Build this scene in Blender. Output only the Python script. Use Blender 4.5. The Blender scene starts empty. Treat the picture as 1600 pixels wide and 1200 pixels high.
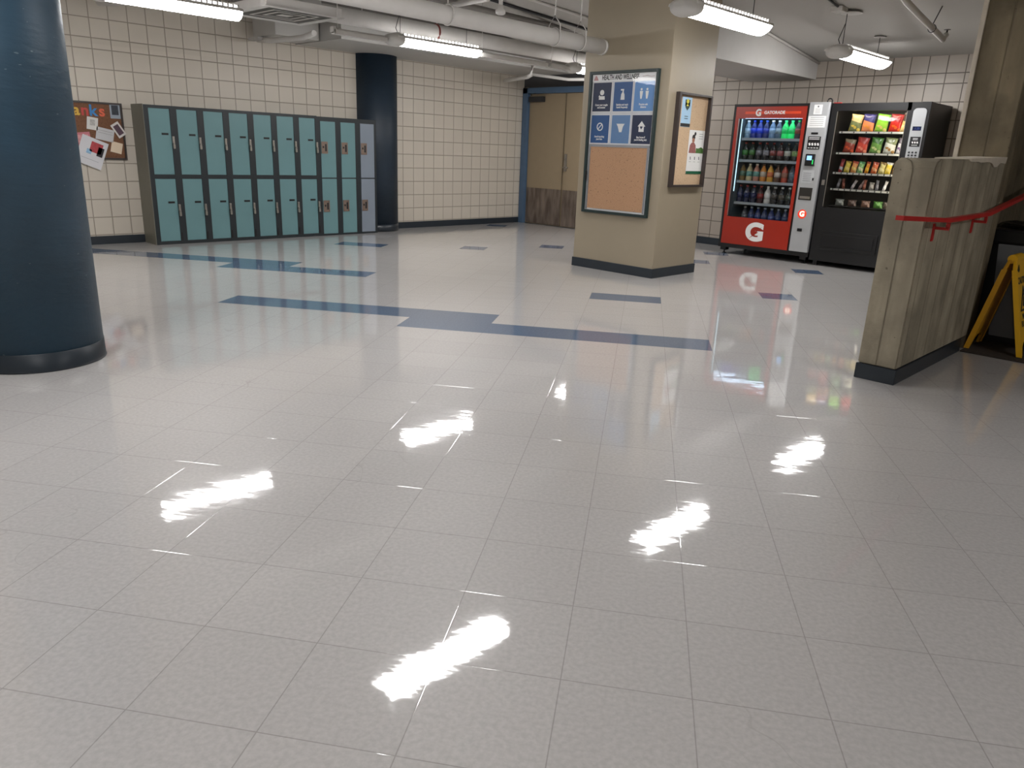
import bpy, bmesh, math, random
from math import sin, cos, pi, radians
from mathutils import Vector, Matrix
random.seed(7)
C = bpy.context.scene.collection
SC = bpy.context.scene
SC.view_settings.view_transform = 'Standard'
SC.view_settings.look = 'None'
SC.view_settings.exposure = 0.0

# ------------------------------------------------------------------ materials
def lin(c):
    return tuple(((v/255)/12.92 if v/255 <= .04045 else ((v/255+.055)/1.055)**2.4) for v in c) + (1,)
MATS = {}
class NB:
    """tiny node builder"""
    def __init__(s, name):
        s.m = bpy.data.materials.new(name); s.m.use_nodes = True
        s.t = s.m.node_tree; s.t.nodes.clear()
        s.out = s.t.nodes.new('ShaderNodeOutputMaterial')
    def n(s, typ, **kw):
        nd = s.t.nodes.new(typ)
        for k, v in kw.items(): setattr(nd, k, v)
        return nd
    def l(s, a, b): s.t.links.new(a, b)
    def math(s, op, a, b=None, c=None):
        nd = s.n('ShaderNodeMath', operation=op)
        for i, v in enumerate((a, b, c)):
            if v is None: continue
            if isinstance(v, (int, float)): nd.inputs[i].default_value = v
            else: s.l(v, nd.inputs[i])
        return nd.outputs[0]
    def mix(s, f, a, b):
        nd = s.n('ShaderNodeMix', data_type='RGBA')
        if isinstance(f, (int, float)): nd.inputs[0].default_value = f
        else: s.l(f, nd.inputs[0])
        for i, v in ((6, a), (7, b)):
            if isinstance(v, tuple): nd.inputs[i].default_value = v
            else: s.l(v, nd.inputs[i])
        return nd.outputs[2]
    def noise(s, scale, vec=None, detail=3):
        nd = s.n('ShaderNodeTexNoise'); nd.inputs['Scale'].default_value = scale; nd.inputs['Detail'].default_value = detail
        if vec is not None: s.l(vec, nd.inputs['Vector'])
        return nd.outputs['Fac']
    def ramp(s, f, lo, hi):
        nd = s.n('ShaderNodeMapRange'); s.l(f, nd.inputs[0])
        nd.inputs[1].default_value = lo; nd.inputs[2].default_value = hi
        return nd.outputs[0]
    def pos(s):
        return s.n('ShaderNodeTexCoord').outputs['Object']
    def geo(s):
        return s.n('ShaderNodeNewGeometry').outputs['Position']
    def xyz(s, v):
        nd = s.n('ShaderNodeSeparateXYZ'); s.l(v, nd.inputs[0]); return nd.outputs
    def bump(s, h, strength, dist=.01):
        nd = s.n('ShaderNodeBump'); nd.inputs['Strength'].default_value = strength; nd.inputs['Distance'].default_value = dist
        s.l(h, nd.inputs['Height']); return nd.outputs[0]
    def bsdf(s, col, rough=.5, metal=0, coat=0, coatr=.03, normal=None, spec=.5, coatn=None):
        b = s.n('ShaderNodeBsdfPrincipled')
        if isinstance(col, tuple): b.inputs['Base Color'].default_value = col
        else: s.l(col, b.inputs['Base Color'])
        if isinstance(rough, (int, float)): b.inputs['Roughness'].default_value = rough
        else: s.l(rough, b.inputs['Roughness'])
        b.inputs['Metallic'].default_value = metal
        b.inputs['Specular IOR Level'].default_value = spec
        b.inputs['Coat Weight'].default_value = coat; b.inputs['Coat Roughness'].default_value = coatr
        if normal is not None: s.l(normal, b.inputs['Normal'])
        if coatn is not None: s.l(coatn, b.inputs['Coat Normal'])
        s.l(b.outputs[0], s.out.inputs[0]); return b

def plain(name, col, rough=.5, metal=0, var=.06, scale=8, bump=0, coat=0, spec=.5, bscale=60):
    if name in MATS: return MATS[name]
    b = NB(name); p = b.pos(); c = lin(col)
    f = b.noise(scale, p)
    c2 = tuple(v*(1-var*2) for v in c[:3])+(1,); c3 = tuple(min(1, v*(1+var*2)) for v in c[:3])+(1,)
    cc = b.mix(f, c2, c3)
    nn = b.bump(b.noise(bscale, p), bump) if bump else None
    b.bsdf(cc, rough, metal, coat, .05, nn, spec)
    MATS[name] = b.m; return b.m

def emis(name, col, strength, onesided=False):
    if name in MATS: return MATS[name]
    b = NB(name); e = b.n('ShaderNodeEmission'); e.inputs[0].default_value = lin(col); e.inputs[1].default_value = strength
    if onesided:
        g = b.n('ShaderNodeNewGeometry'); e2 = b.n('ShaderNodeEmission'); e2.inputs[1].default_value = 0
        mx = b.n('ShaderNodeMixShader'); b.l(g.outputs['Backfacing'], mx.inputs[0]); b.l(e.outputs[0], mx.inputs[1]); b.l(e2.outputs[0], mx.inputs[2])
        b.l(mx.outputs[0], b.out.inputs[0])
    else: b.l(e.outputs[0], b.out.inputs[0])
    MATS[name] = b.m; return b.m

def glow(name, col, strength):
    """printed / lit surface: diffuse plus slight emission"""
    if name in MATS: return MATS[name]
    b = NB(name); bs = b.bsdf(lin(col), .4)
    bs.inputs['Emission Color'].default_value = lin(col); bs.inputs['Emission Strength'].default_value = strength
    MATS[name] = b.m; return b.m

def glass(name, tint=(1, 1, 1, 1), refl=1.0):
    if name in MATS: return MATS[name]
    b = NB(name)
    tr = b.n('ShaderNodeBsdfTransparent'); tr.inputs[0].default_value = tint
    gl = b.n('ShaderNodeBsdfGlossy'); gl.inputs['Roughness'].default_value = .02
    fr = b.n('ShaderNodeFresnel'); fr.inputs[0].default_value = 1.45
    f = b.math('MULTIPLY', fr.outputs[0], refl)
    mx = b.n('ShaderNodeMixShader'); b.l(f, mx.inputs[0]); b.l(tr.outputs[0], mx.inputs[1]); b.l(gl.outputs[0], mx.inputs[2])
    b.l(mx.outputs[0], b.out.inputs[0]); MATS[name] = b.m; return b.m

def block_wall(name, axis, phase, zoff, col=(202, 194, 181), groove=(150, 141, 128)):
    b = NB(name); g = b.geo(); x = b.xyz(g); P = .1955
    u = b.math('DIVIDE', b.math('SUBTRACT', x[axis], phase), P)
    z = b.math('SUBTRACT', x[2], zoff)
    up = b.math('GREATER_THAN', z, 2.112)
    z2 = b.math('SUBTRACT', z, b.math('MULTIPLY', up, .11))
    v = b.math('DIVIDE', b.math('SUBTRACT', z2, .103), P)
    def line(a, w):
        fr = b.math('FRACT', b.math('ADD', a, 100.5))
        d = b.math('ABSOLUTE', b.math('SUBTRACT', fr, .5))
        return b.math('SUBTRACT', 1.0, b.ramp(d, w*.45, w))
    L = b.math('MAXIMUM', line(u, .034), line(v, .034))
    wn = b.n('ShaderNodeTexWhiteNoise', noise_dimensions='2D')
    cb = b.n('ShaderNodeCombineXYZ'); b.l(b.math('FLOOR', b.math('MULTIPLY', u, .5)), cb.inputs[0]); b.l(b.math('FLOOR', v), cb.inputs[1])
    b.l(cb.outputs[0], wn.inputs[0])
    base = b.mix(wn.outputs['Value'], tuple(c*.93 for c in lin(col)[:3])+(1,), lin(col))
    base = b.mix(b.math('MULTIPLY', b.noise(3, g), .22), base, lin((172, 164, 154)))
    c = b.mix(L, base, lin(groove))
    h = b.math('SUBTRACT', b.math('MULTIPLY', b.noise(90, g, 4), .12), L)
    b.bsdf(c, .42, normal=b.bump(h, .6, .006))
    return b.m

def floor_mat(name, c1, c2, blue=False):
    b = NB(name); p = b.pos(); x = b.xyz(p); T = .3048
    def line(a, w):
        fr = b.math('FRACT', b.math('ADD', b.math('DIVIDE', a, T), 100.5))
        d = b.math('ABSOLUTE', b.math('SUBTRACT', fr, .5))
        return b.math('SUBTRACT', 1.0, b.ramp(d, w*.4, w))
    L = b.math('MAXIMUM', line(x[0], .0065), line(x[1], .0065))
    wn = b.n('ShaderNodeTexWhiteNoise', noise_dimensions='2D')
    cb = b.n('ShaderNodeCombineXYZ')
    b.l(b.math('FLOOR', b.math('DIVIDE', x[0], T)), cb.inputs[0]); b.l(b.math('FLOOR', b.math('DIVIDE', x[1], T)), cb.inputs[1])
    b.l(cb.outputs[0], wn.inputs[0])
    sp = b.ramp(b.noise(75, p, 4), .32, .68)
    base = b.mix(sp, lin(c1), lin(c2))
    base = b.mix(b.math('MULTIPLY', wn.outputs['Value'], .10), base, lin(tuple(v*.82 for v in c2)))
    big = b.ramp(b.noise(.9, p, 2), .35, .75)
    base = b.mix(b.math('MULTIPLY', big, .12), base, lin(tuple(v*.86 for v in c1)))
    # sparse scuffs: thin random veins
    nz = b.noise(2.2, p, 2)
    vein = b.math('SUBTRACT', 1.0, b.ramp(b.math('ABSOLUTE', b.math('SUBTRACT', nz, .5)), .0008, .002))
    msk = b.ramp(b.noise(1.1, b.math('ADD', 0, 0) if False else p, 1), .56, .6)
    base = b.mix(b.math('MULTIPLY', b.math('MULTIPLY', vein, msk), .22), base, lin((130, 122, 115)))
    c = b.mix(b.math('MULTIPLY', L, .42), base, lin((96, 88, 82)) if not blue else lin((50, 70, 98)))
    # wavy wax coat: each tile cups a little, plus slow ripples across the view
    mp = b.n('ShaderNodeMapping'); mp.inputs['Scale'].default_value = (1.6, 3.6, 1); b.l(p, mp.inputs[0])
    hw = b.noise(2.4, mp.outputs[0], 3)
    cup = b.math('MULTIPLY', L, -.05)
    hh = b.math('ADD', b.math('ADD', b.math('MULTIPLY', hw, .5), b.math('MULTIPLY', b.noise(14, p, 3), .10)), cup)
    nn = b.bump(hh, .07, .02)
    tile = b.n('ShaderNodeTexWhiteNoise', noise_dimensions='2D')
    b.l(cb.outputs[0], tile.inputs[0])
    bs = b.bsdf(c, .45, coat=1.0, coatr=.042, normal=nn, coatn=nn, spec=.3); bs.inputs['Coat IOR'].default_value = 1.7
    return b.m

def concrete_mat(name, col=(158, 149, 130)):
    b = NB(name); g = b.geo(); x = b.xyz(g)
    cb = b.n('ShaderNodeCombineXYZ')
    b.l(b.math('ADD', b.math('MULTIPLY', x[0], 7), b.math('MULTIPLY', x[1], 7)), cb.inputs[0]); b.l(b.math('MULTIPLY', x[2], 1.1), cb.inputs[2])
    st = b.noise(1.3, cb.outputs[0], 4)
    bo = b.math('FRACT', b.math('MULTIPLY', b.math('ADD', x[0], x[1]), 5.2))
    edge = b.math('SUBTRACT', 1.0, b.ramp(b.math('ABSOLUTE', b.math('SUBTRACT', bo, .5)), .01, .04))
    c = b.mix(b.ramp(st, .3, .72), lin(tuple(v*.84 for v in col)), lin(tuple(min(255, v*1.10) for v in col)))
    c = b.mix(b.ramp(b.noise(4, g, 5), .42, .75), c, lin(tuple(v*.74 for v in col)))
    c = b.mix(b.math('MULTIPLY', edge, .35), c, lin((92, 84, 70)))
    pits = b.math('GREATER_THAN', b.noise(38, g, 2), .73)
    c = b.mix(b.math('MULTIPLY', pits, .6), c, lin((80, 72, 60)))
    h = b.math('ADD', b.math('MULTIPLY', b.noise(25, g, 6), .6), b.math('MULTIPLY', st, .8))
    h = b.math('SUBTRACT', h, b.math('ADD', b.math('MULTIPLY', edge, .5), pits))
    b.bsdf(c, .82, normal=b.bump(h, .9, .012), spec=.25)
    return b.m

def cork_mat(name, c1, c2):
    b = NB(name); p = b.pos()
    f = b.ramp(b.noise(160, p, 3), .35, .68)
    c = b.mix(f, lin(c1), lin(c2)); c = b.mix(b.math('GREATER_THAN', b.noise(90, p, 1), .7), c, lin(tuple(v*.6 for v in c1)))
    b.bsdf(c, .85, normal=b.bump(f, .3, .002)); return b.m

def paint_mat(name, col, specks=True, rough=.28):
    b = NB(name); g = b.geo()
    c = b.mix(b.ramp(b.noise(2.2, g, 4), .3, .75), lin(col), lin(tuple(v*.78 for v in col)))
    if specks:
        mp = b.n('ShaderNodeMapping'); mp.inputs['Scale'].default_value = (1, 1, 2.2); b.l(g, mp.inputs[0])
        s = b.math('GREATER_THAN', b.noise(21, mp.outputs[0], 2), .745)
        c = b.mix(b.math('MULTIPLY', s, .5), c, lin((110, 125, 132)))
    mp = b.n('ShaderNodeMapping'); mp.inputs['Scale'].default_value = (1, 1, 3.5); b.l(g, mp.inputs[0])
    b.bsdf(c, rough, normal=b.bump(b.noise(9, mp.outputs[0], 5), .35, .01), spec=.5); return b.m

def bag_mat(name, c1, c2, c3):
    b = NB(name); t = b.n('ShaderNodeTexCoord').outputs['Object']; x = b.xyz(t)
    v = b.n('ShaderNodeTexVoronoi'); v.inputs['Scale'].default_value = 22; b.l(t, v.inputs['Vector'])
    blob = b.math('LESS_THAN', v.outputs['Distance'], .42)
    low = b.math('LESS_THAN', x[2], .075)
    c = b.mix(b.math('MULTIPLY', blob, low), lin(c1), lin(c3))
    top = b.math('GREATER_THAN', b.math('ADD', x[2], b.math('MULTIPLY', x[0], .3)), .115)
    c = b.mix(top, c, lin(c2))
    bs = b.bsdf(c, .3, normal=b.bump(b.noise(30, t, 3), .5, .01), coat=.3)
    return b.m

def kick_mat(name):
    b = NB(name); p = b.pos(); mp = b.n('ShaderNodeMapping'); mp.inputs['Scale'].default_value = (1, 1, .25); b.l(p, mp.inputs[0])
    f = b.ramp(b.noise(14, mp.outputs[0], 6), .35, .7)
    b.bsdf(b.mix(f, lin((104, 92, 84)), lin((142, 130, 120))), .42, .6, normal=b.bump(f, .15, .003)); return b.m

M_WALL_L = block_wall('painted_block_left', 1, 2.928, 0)
M_WALL_B = block_wall('painted_block_back', 0, -2.045, .035, (163, 153, 142), (84, 74, 66))
M_CEIL = plain('ceiling_paint', (180, 177, 172), .6, var=.03, scale=1.5, bump=.15, bscale=25)
M_CEIL_D = plain('grey_soffit_paint', (180, 178, 174), .6, var=.04, scale=2)
M_FLOOR = floor_mat('vinyl_tile', (193, 190, 188), (179, 176, 174))
M_BLUE = floor_mat('blue_vinyl_tile', (84, 106, 134), (68, 90, 118), True)
M_COL = paint_mat('dark_blue_column_paint', (38, 68, 88), rough=.5)
M_COL2 = paint_mat('dark_navy_column_paint', (24, 42, 58), False, .5)
M_BASE = plain('dark_rubber_base', (34, 42, 50), .35, var=.1)
M_PILLAR = plain('tan_pillar_paint', (149, 138, 119), .42, var=.03, scale=3, bump=.12, bscale=12)
M_CONC = concrete_mat('board_formed_concrete')
M_PLASTER = plain('pale_plaster', (196, 186, 170), .8, var=.08, scale=15, bump=.3)
M_PIPE = plain('white_pipe_paint', (205, 202, 198), .5, var=.05, scale=5, bump=.1)
M_RED = plain('red_rail_paint', (176, 36, 34), .4, var=.08)
M_STEEL = plain('brushed_steel', (150, 145, 138), .35, .8, var=.12, scale=30)
M_DARKSTEEL = plain('dark_steel', (60, 60, 62), .4, .6)
M_LFRAME = plain('locker_frame_paint', (30, 37, 41), .4, var=.08)
M_LSIDE = plain('locker_side_paint', (114, 112, 101), .45, var=.05)
M_TEAL = plain('locker_teal_paint', (98, 134, 138), .42, var=.04, scale=4)
M_GREYDOOR = plain('locker_grey_blue_paint', (122, 132, 144), .42, var=.04, scale=4)
M_BLACK = plain('black_plastic', (16, 16, 18), .35, var=.1)
M_MBLACK = plain('black_machine_paint', (14, 14, 16), .4, var=.1)
M_ORANGE = plain('red_orange_panel', (158, 40, 24), .3, var=.06, scale=2)
M_SILVER = plain('silver_panel', (178, 180, 182), .35, .3, var=.03)
M_WHITE = plain('white_print', (232, 232, 230), .5, var=.02)
M_GREYPRINT = plain('grey_print', (120, 122, 126), .5)
M_INT = plain('machine_interior', (70, 84, 90), .5, var=.1)
M_SHELF = plain('grey_shelf', (150, 160, 166), .4, var=.05)
M_YEL = plain('yellow_plastic', (232, 178, 24), .4, var=.06, scale=10)
M_YELD = plain('shaded_yellow_plastic', (200, 146, 22), .45, var=.08, scale=10)  # rear leaf: shade on its underside is put into the darker yellow
M_INK = plain('black_print', (24, 24, 26), .5)
M_FRAMEG = plain('dark_green_frame', (28, 44, 44), .35)
M_FRAMEB = plain('dark_bronze_frame', (58, 50, 48), .35)
M_CORK = cork_mat('tan_cork', (178, 140, 108), (158, 120, 90))
M_CORKP = cork_mat('pale_cork', (206, 178, 146), (192, 164, 132))
M_CORKD = cork_mat('brown_cork', (128, 90, 64), (104, 70, 50))
M_DOOR = plain('beige_door_paint', (146, 130, 106), .4, var=.03)
M_DFRAME = plain('slate_blue_paint', (74, 98, 124), .4, var=.05)
M_KICK = kick_mat('worn_kick_plate')
M_GREYBIN = plain('grey_bin_plastic', (112, 114, 116), .5, var=.05)
M_MAT = plain('dark_entrance_mat', (52, 44, 38), .9, var=.15, scale=60, bump=.4)
M_DIFF = emis('lit_diffuser', (252, 250, 249), 43.0)
M_UP = emis('lit_top_slots', (252, 249, 248), 5.0)
M_CAP = plain('fixture_grey_cap', (214, 212, 208), .5, var=.03)
M_TRAY = plain('fixture_white_tray', (222, 220, 216), .45, var=.03)
M_GLASS = glass('clear_pane', (.97, .98, .98, 1), .8)
M_GLASS2 = glass('board_pane', (1, 1, 1, 1), .35)

# ------------------------------------------------------------------ geometry helpers
def nb(): return bmesh.new()
def box(bm, x0, x1, y0, y1, z0, z1, bev=0):
    vs = [bm.verts.new(p) for p in ((x0,y0,z0),(x1,y0,z0),(x1,y1,z0),(x0,y1,z0),(x0,y0,z1),(x1,y0,z1),(x1,y1,z1),(x0,y1,z1))]
    fs = [bm.faces.new([vs[i] for i in f]) for f in ((0,3,2,1),(4,5,6,7),(0,1,5,4),(1,2,6,5),(2,3,7,6),(3,0,4,7))]
    if bev:
        es = {e for f in fs for e in f.edges}
        bmesh.ops.bevel(bm, geom=list(es), offset=bev, segments=2, affect='EDGES', profile=.6)
    return bm
def prism(bm, pts, axis, a0, a1, bev=0):
    """pts 2-D polygon in the plane of the other two axes (in x,y,z order)"""
    def mk(p, a):
        q = list(p); q.insert(axis, a); return bm.verts.new(q)
    A = [mk(p, a0) for p in pts]; B = [mk(p, a1) for p in pts]; n = len(pts)
    fs = [bm.faces.new(A), bm.faces.new(B[::-1])]
    for i in range(n): fs.append(bm.faces.new((A[i], B[i], B[(i+1) % n], A[(i+1) % n])))
    bmesh.ops.recalc_face_normals(bm, faces=fs)
    if bev:
        bmesh.ops.bevel(bm, geom=list({e for f in fs for e in f.edges}), offset=bev, segments=2, affect='EDGES')
    return bm
def frame_for(d):
    d = Vector(d).normalized(); up = Vector((0, 0, 1)) if abs(d.z) < .9 else Vector((1, 0, 0))
    a = d.cross(up).normalized(); return a, d.cross(a).normalized()
def tube(bm, pts, r, seg=10, caps=True, r2=None):
    pts = [Vector(p) for p in pts]; rings = []
    for i, p in enumerate(pts):
        if i == 0: d = pts[1]-p
        elif i == len(pts)-1: d = p-pts[i-1]
        else: d = (pts[i+1]-p).normalized()+(p-pts[i-1]).normalized()
        a, b = frame_for(d)
        rr = r if r2 is None else r+(r2-r)*i/(len(pts)-1)
        rings.append([bm.verts.new(p+a*cos(2*pi*k/seg)*rr+b*sin(2*pi*k/seg)*rr) for k in range(seg)])
    for A, B in zip(rings, rings[1:]):
        for k in range(seg):
            f = bm.faces.new((A[k], A[(k+1) % seg], B[(k+1) % seg], B[k])); f.smooth = True
    if caps: bm.faces.new(rings[0][::-1]); bm.faces.new(rings[-1])
    return bm
def lathe(bm, prof, cx=0, cy=0, cz=0, seg=16, smooth=True):
    rings = []
    for r, z in prof:
        rings.append([bm.verts.new((cx+max(r, .0003)*cos(2*pi*k/seg), cy+max(r, .0003)*sin(2*pi*k/seg), cz+z)) for k in range(seg)])
    for A, B in zip(rings, rings[1:]):
        for k in range(seg):
            f = bm.faces.new((A[k], A[(k+1) % seg], B[(k+1) % seg], B[k])); f.smooth = smooth
    bm.faces.new(rings[0][::-1]); bm.faces.new(rings[-1]); return bm
def ring(bm, c, d, R, r, seg=18, a0=0, a1=2*pi):
    a, b = frame_for(d); c = Vector(c)
    n = int(seg*(a1-a0)/(2*pi))+1
    return tube(bm, [c+a*cos(a0+(a1-a0)*i/n)*R+b*sin(a0+(a1-a0)*i/n)*R for i in range(n+1)], r, 6)
def wloc(o):
    v = Vector((0, 0, 0))
    while o is not None: v = v+o.location; o = o.parent
    return v
def obj(name, bm, mat, parent=None, at=None, loc=None):
    """link ONE mesh object; bm is in world coordinates, the origin goes to `at` (or the parent's place)"""
    me = bpy.data.meshes.new(name)
    o = bpy.data.objects.new(name, me); C.objects.link(o)
    base = wloc(parent) if parent else Vector((0, 0, 0))
    org = Vector(at) if at is not None else base
    bmesh.ops.recalc_face_normals(bm, faces=bm.faces)
    bm.transform(Matrix.Translation(-org)); bm.to_mesh(me); bm.free()
    if isinstance(mat, (list, tuple)):
        for m in mat: me.materials.append(m)
    else: me.materials.append(mat)
    o.parent = parent; o.location = org-base
    return o
def tag(o, label=None, cat=None, group=None, kind=None):
    if label: o['label'] = label
    if cat: o['category'] = cat
    if group: o['group'] = group
    if kind: o['kind'] = kind
    return o
def thing(name, label, cat, loc=(0, 0, 0), group=None):
    o = bpy.data.objects.new(name, None); C.objects.link(o); o.location = loc; o.empty_display_size = .1
    return tag(o, label, cat, group)
def struct(name, bm, mat, label=None, parent=None):
    o = obj(name, bm, mat, parent)
    if not parent: o['kind'] = 'structure'
    if label: o['label'] = label
    return o
def copy_tree(o, parent=None):
    c = o.copy(); C.objects.link(c)
    if parent: c.parent = parent
    for ch in list(o.children): copy_tree(ch, c)
    return c
_T = {}
def text(name, s, size, mat, parent, loc, facing='Y', sx=1.0, align='CENTER', bold=0.0, depth=.0006, tilt=None, label=None):
    """raised lettering as a mesh. facing 'Y': read on a plane whose face looks to -Y; 'X': face looks to +X"""
    cu = bpy.data.curves.new('t', 'FONT'); cu.body = s; cu.size = size; cu.extrude = depth; cu.offset = bold; cu.align_x = align; cu.align_y = 'CENTER'
    t = bpy.data.objects.new('t', cu); C.objects.link(t)
    dg = bpy.context.evaluated_depsgraph_get()
    me = bpy.data.meshes.new_from_object(t.evaluated_get(dg)); C.objects.unlink(t); bpy.data.objects.remove(t)
    me.transform(Matrix.Diagonal((sx, 1, 1, 1)))
    R = Matrix.Rotation(pi/2, 4, 'X')
    if facing == 'X': R = Matrix.Rotation(pi/2, 4, 'Z') @ R
    if tilt is not None: R = tilt @ R
    me.transform(R); me.materials.clear(); me.materials.append(mat)
    o = bpy.data.objects.new(name, me); C.objects.link(o)
    base = wloc(parent) if parent else Vector((0, 0, 0))
    o.parent = parent; o.location = Vector(loc)-base
    if label: o['label'] = label
    return o
def arc(cx, cy, r, a0, a1, n):
    return [(cx+r*cos(radians(a0+(a1-a0)*i/n)), cy+r*sin(radians(a0+(a1-a0)*i/n))) for i in range(n+1)]
def ceil_z(y): return 2.39+.122*(9.42-y) if y > 4 else 2.39+.122*5.42

# ------------------------------------------------------------------ camera (solved from the floor tile grid)
cam = bpy.data.cameras.new('camera'); co = bpy.data.objects.new('camera', cam); C.objects.link(co)
cam.sensor_width = 36; cam.lens = 36*1162.4/1600; cam.clip_start = .05
Rv = Vector((.70627, .70693, .03767)).normalized(); Fv = Vector((-.66740, .68249, -.29887)).normalized()
Rv = (Rv-Fv*Rv.dot(Fv)).normalized(); Uv = Rv.cross(Fv)
m = Matrix((Rv, Uv, -Fv)).transposed().to_4x4(); m.translation = Vector((1.501, -.377, 1.187)); co.matrix_world = m
SC.camera = co

# ------------------------------------------------------------------ shell
TH = radians(35); T = .3048
def cal(x, y): return (x*cos(TH)-y*sin(TH), x*sin(TH)+y*cos(TH))   # tile grid axes -> room axes
def fr(x, y):
    e = (cos(-TH), sin(-TH)); n = (-e[1], e[0]); return (x*e[0]+y*e[1], x*n[0]+y*n[1])
BLUE = set()
for c in range(-16, -8): BLUE.add((c, 19))
for c in range(-10, -5): BLUE.add((c, 18))
for c in range(-7, 0): BLUE.add((c, 13))
for c in range(-2, 5): BLUE.add((c, 12))
BLUE |= {(2,17),(3,17),(-9,25),(-8,25),(-4,26),(-1,28),(-5,36),(4,26),(5,26),(6,29),(9,25),(7,19)}
bm = nb(); vv = {}
def fv(i, j):
    if (i, j) not in vv: vv[(i, j)] = bm.verts.new((i*T, j*T, 0))
    return vv[(i, j)]
XMIN, XMAX, YMIN, YMAX = -7.81, 4.2, -3.0, 9.42
for i in range(-34, 44):
    for j in range(-30, 46):
        a, b_ = fr((i+.5)*T, (j+.5)*T)
        if XMIN-.25 < a < XMAX+.25 and YMIN-.25 < b_ < YMAX+.25:
            f = bm.faces.new((fv(i, j), fv(i+1, j), fv(i+1, j+1), fv(i, j+1)))
            f.material_index = 1 if (i, j) in BLUE else 0
me = bpy.data.meshes.new('floor'); bm.to_mesh(me); bm.free()
me.materials.append(M_FLOOR); me.materials.append(M_BLUE)
fl = bpy.data.objects.new('floor', me); C.objects.link(fl)
# grid axes: x' = e.(a,b) ... rotate the calibrated grid into the room frame
fl.rotation_euler = (0, 0, TH)
tag(fl, 'glossy pale grey vinyl tile floor with blue inlaid tiles', None, None, 'structure')

def ceil_poly(y0, y1): return [(y0, ceil_z(y0)), (y1, ceil_z(y1)), (y1, ceil_z(y1)+.2), (y0, ceil_z(y0)+.2)]
bm = nb()
prof = [(-3.1, ceil_z(0)), (4, ceil_z(4)), (9.6, ceil_z(9.6)), (9.6, 3.3), (-3.1, 3.3)]
prism(bm, prof, 0, -8.0, 4.4)
struct('ceiling', bm, M_CEIL, 'white painted slab ceiling')
bm = nb(); box(bm, -8.0, -7.81, -3.1, 9.3, 0, 3.3); struct('wall_left', bm, M_WALL_L, 'cream painted scored block wall behind the lockers')
bm = nb(); box(bm, -5.4, 4.4, 9.42, 9.6, 0, 3.3); struct('wall_back', bm, M_WALL_B, 'scored block wall behind the vending machines')
bm = nb(); box(bm, -8.0, -7.70, 9.14, 9.32, 0, 2.2); box(bm, -6.02, -5.4, 9.22, 9.6, 0, 3.3)
struct('wall_door', bm, plain('tan_wall_paint', (150, 136, 116), .5), 'tan wall around the double doors')
bm = nb(); box(bm, -8.0, -5.0, 9.16, 9.6, 2.19, 3.3); struct('trim_1', bm, plain('dark_header_grey', (64, 64, 66), .6), 'dark header above the double doors')  # plain dark grey band over the door frame
bm = nb(); box(bm, 4.2, 4.4, -3.1, 9.42, 0, 3.3); struct('wall_right', bm, plain('far_right_paint', (120, 112, 100), .6))
bm = nb(); box(bm, -8.0, 4.4, -3.2, -3.0, 0, 3.3); struct('wall_front', bm, plain('front_paint', (165, 155, 140), .6))
bm = nb(); box(bm, -7.81, -7.797, -3.0, 9.14, 0, .092, .003); struct('baseboard_left', bm, M_BASE, 'dark rubber baseboard along the block wall')
bm = nb(); box(bm, -5.4, 4.2, 9.405, 9.42, 0, .10, .003); struct('baseboard_back', bm, M_BASE, 'dark rubber baseboard behind the vending machines')
# soffit along the left wall
bm = nb(); box(bm, -7.81, -6.75, 4.95, 9.16, 2.375, 3.05); struct('trim_2', bm, M_CEIL_D, 'dropped grey soffit along the left wall')
bm = nb(); prism(bm, [(6.78, 2.185), (9.42, 2.185), (9.42, 2.5), (6.78, 2.8)], 0, -3.85, -2.95); struct('trim_3', bm, plain('beam_paint', (186, 184, 181), .6, var=.03), 'white beam from the pillar to the back wall')

# double doors
D = thing('door_1', 'beige double doors with blue frame and steel kick plates', None, (-6.87, 9.2, 0)); D['kind'] = 'structure'
bm = nb(); box(bm, -7.80, -7.69, 9.12, 9.26, 0, 2.19, .006); box(bm, -6.06, -5.95, 9.12, 9.26, 0, 2.19, .006); box(bm, -7.80, -5.95, 9.12, 9.26, 2.10, 2.19, .006)
obj('door_frame', bm, M_DFRAME, D)
for k, (x0, x1) in enumerate(((-7.685, -6.878), (-6.870, -6.065))):
    bm = nb(); box(bm, x0, x1, 9.18, 9.225, .012, 2.098, .003); lf = obj('door_leaf', bm, M_DOOR, D)
    bm = nb(); box(bm, x0+.015, x1-.012, 9.174, 9.18, .02, .602); obj('kick_plate', bm, M_KICK, lf)
    if k == 0:
        bm = nb(); box(bm, -7.64, -7.33, 9.10, 9.172, 1.97, 2.055, .008); tube(bm, [(-7.60, 9.13, 2.07), (-7.62, 9.12, 2.10), (-7.30, 9.14, 2.115)], .008, 6)
        obj('door_closer', bm, M_DARKSTEEL, lf)
    else:
        bm = nb(); box(bm, x0+.02, x0+.075, 9.168, 9.18, .90, 1.17, .004); tube(bm, [(x0+.05, 9.17, .96), (x0+.05, 9.12, .96), (x0+.15, 9.115, .96)], .011, 8)
        lathe(bm, [(.02, 0), (.02, .01)], x0+.048, 9.16, 1.10); obj('door_handle', bm, M_STEEL, lf)
bm = nb(); box(bm, -6.88, -6.868, 9.165, 9.18, .02, 2.09); obj('astragal', bm, plain('door_edge', (96, 84, 66), .5), D)

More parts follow.
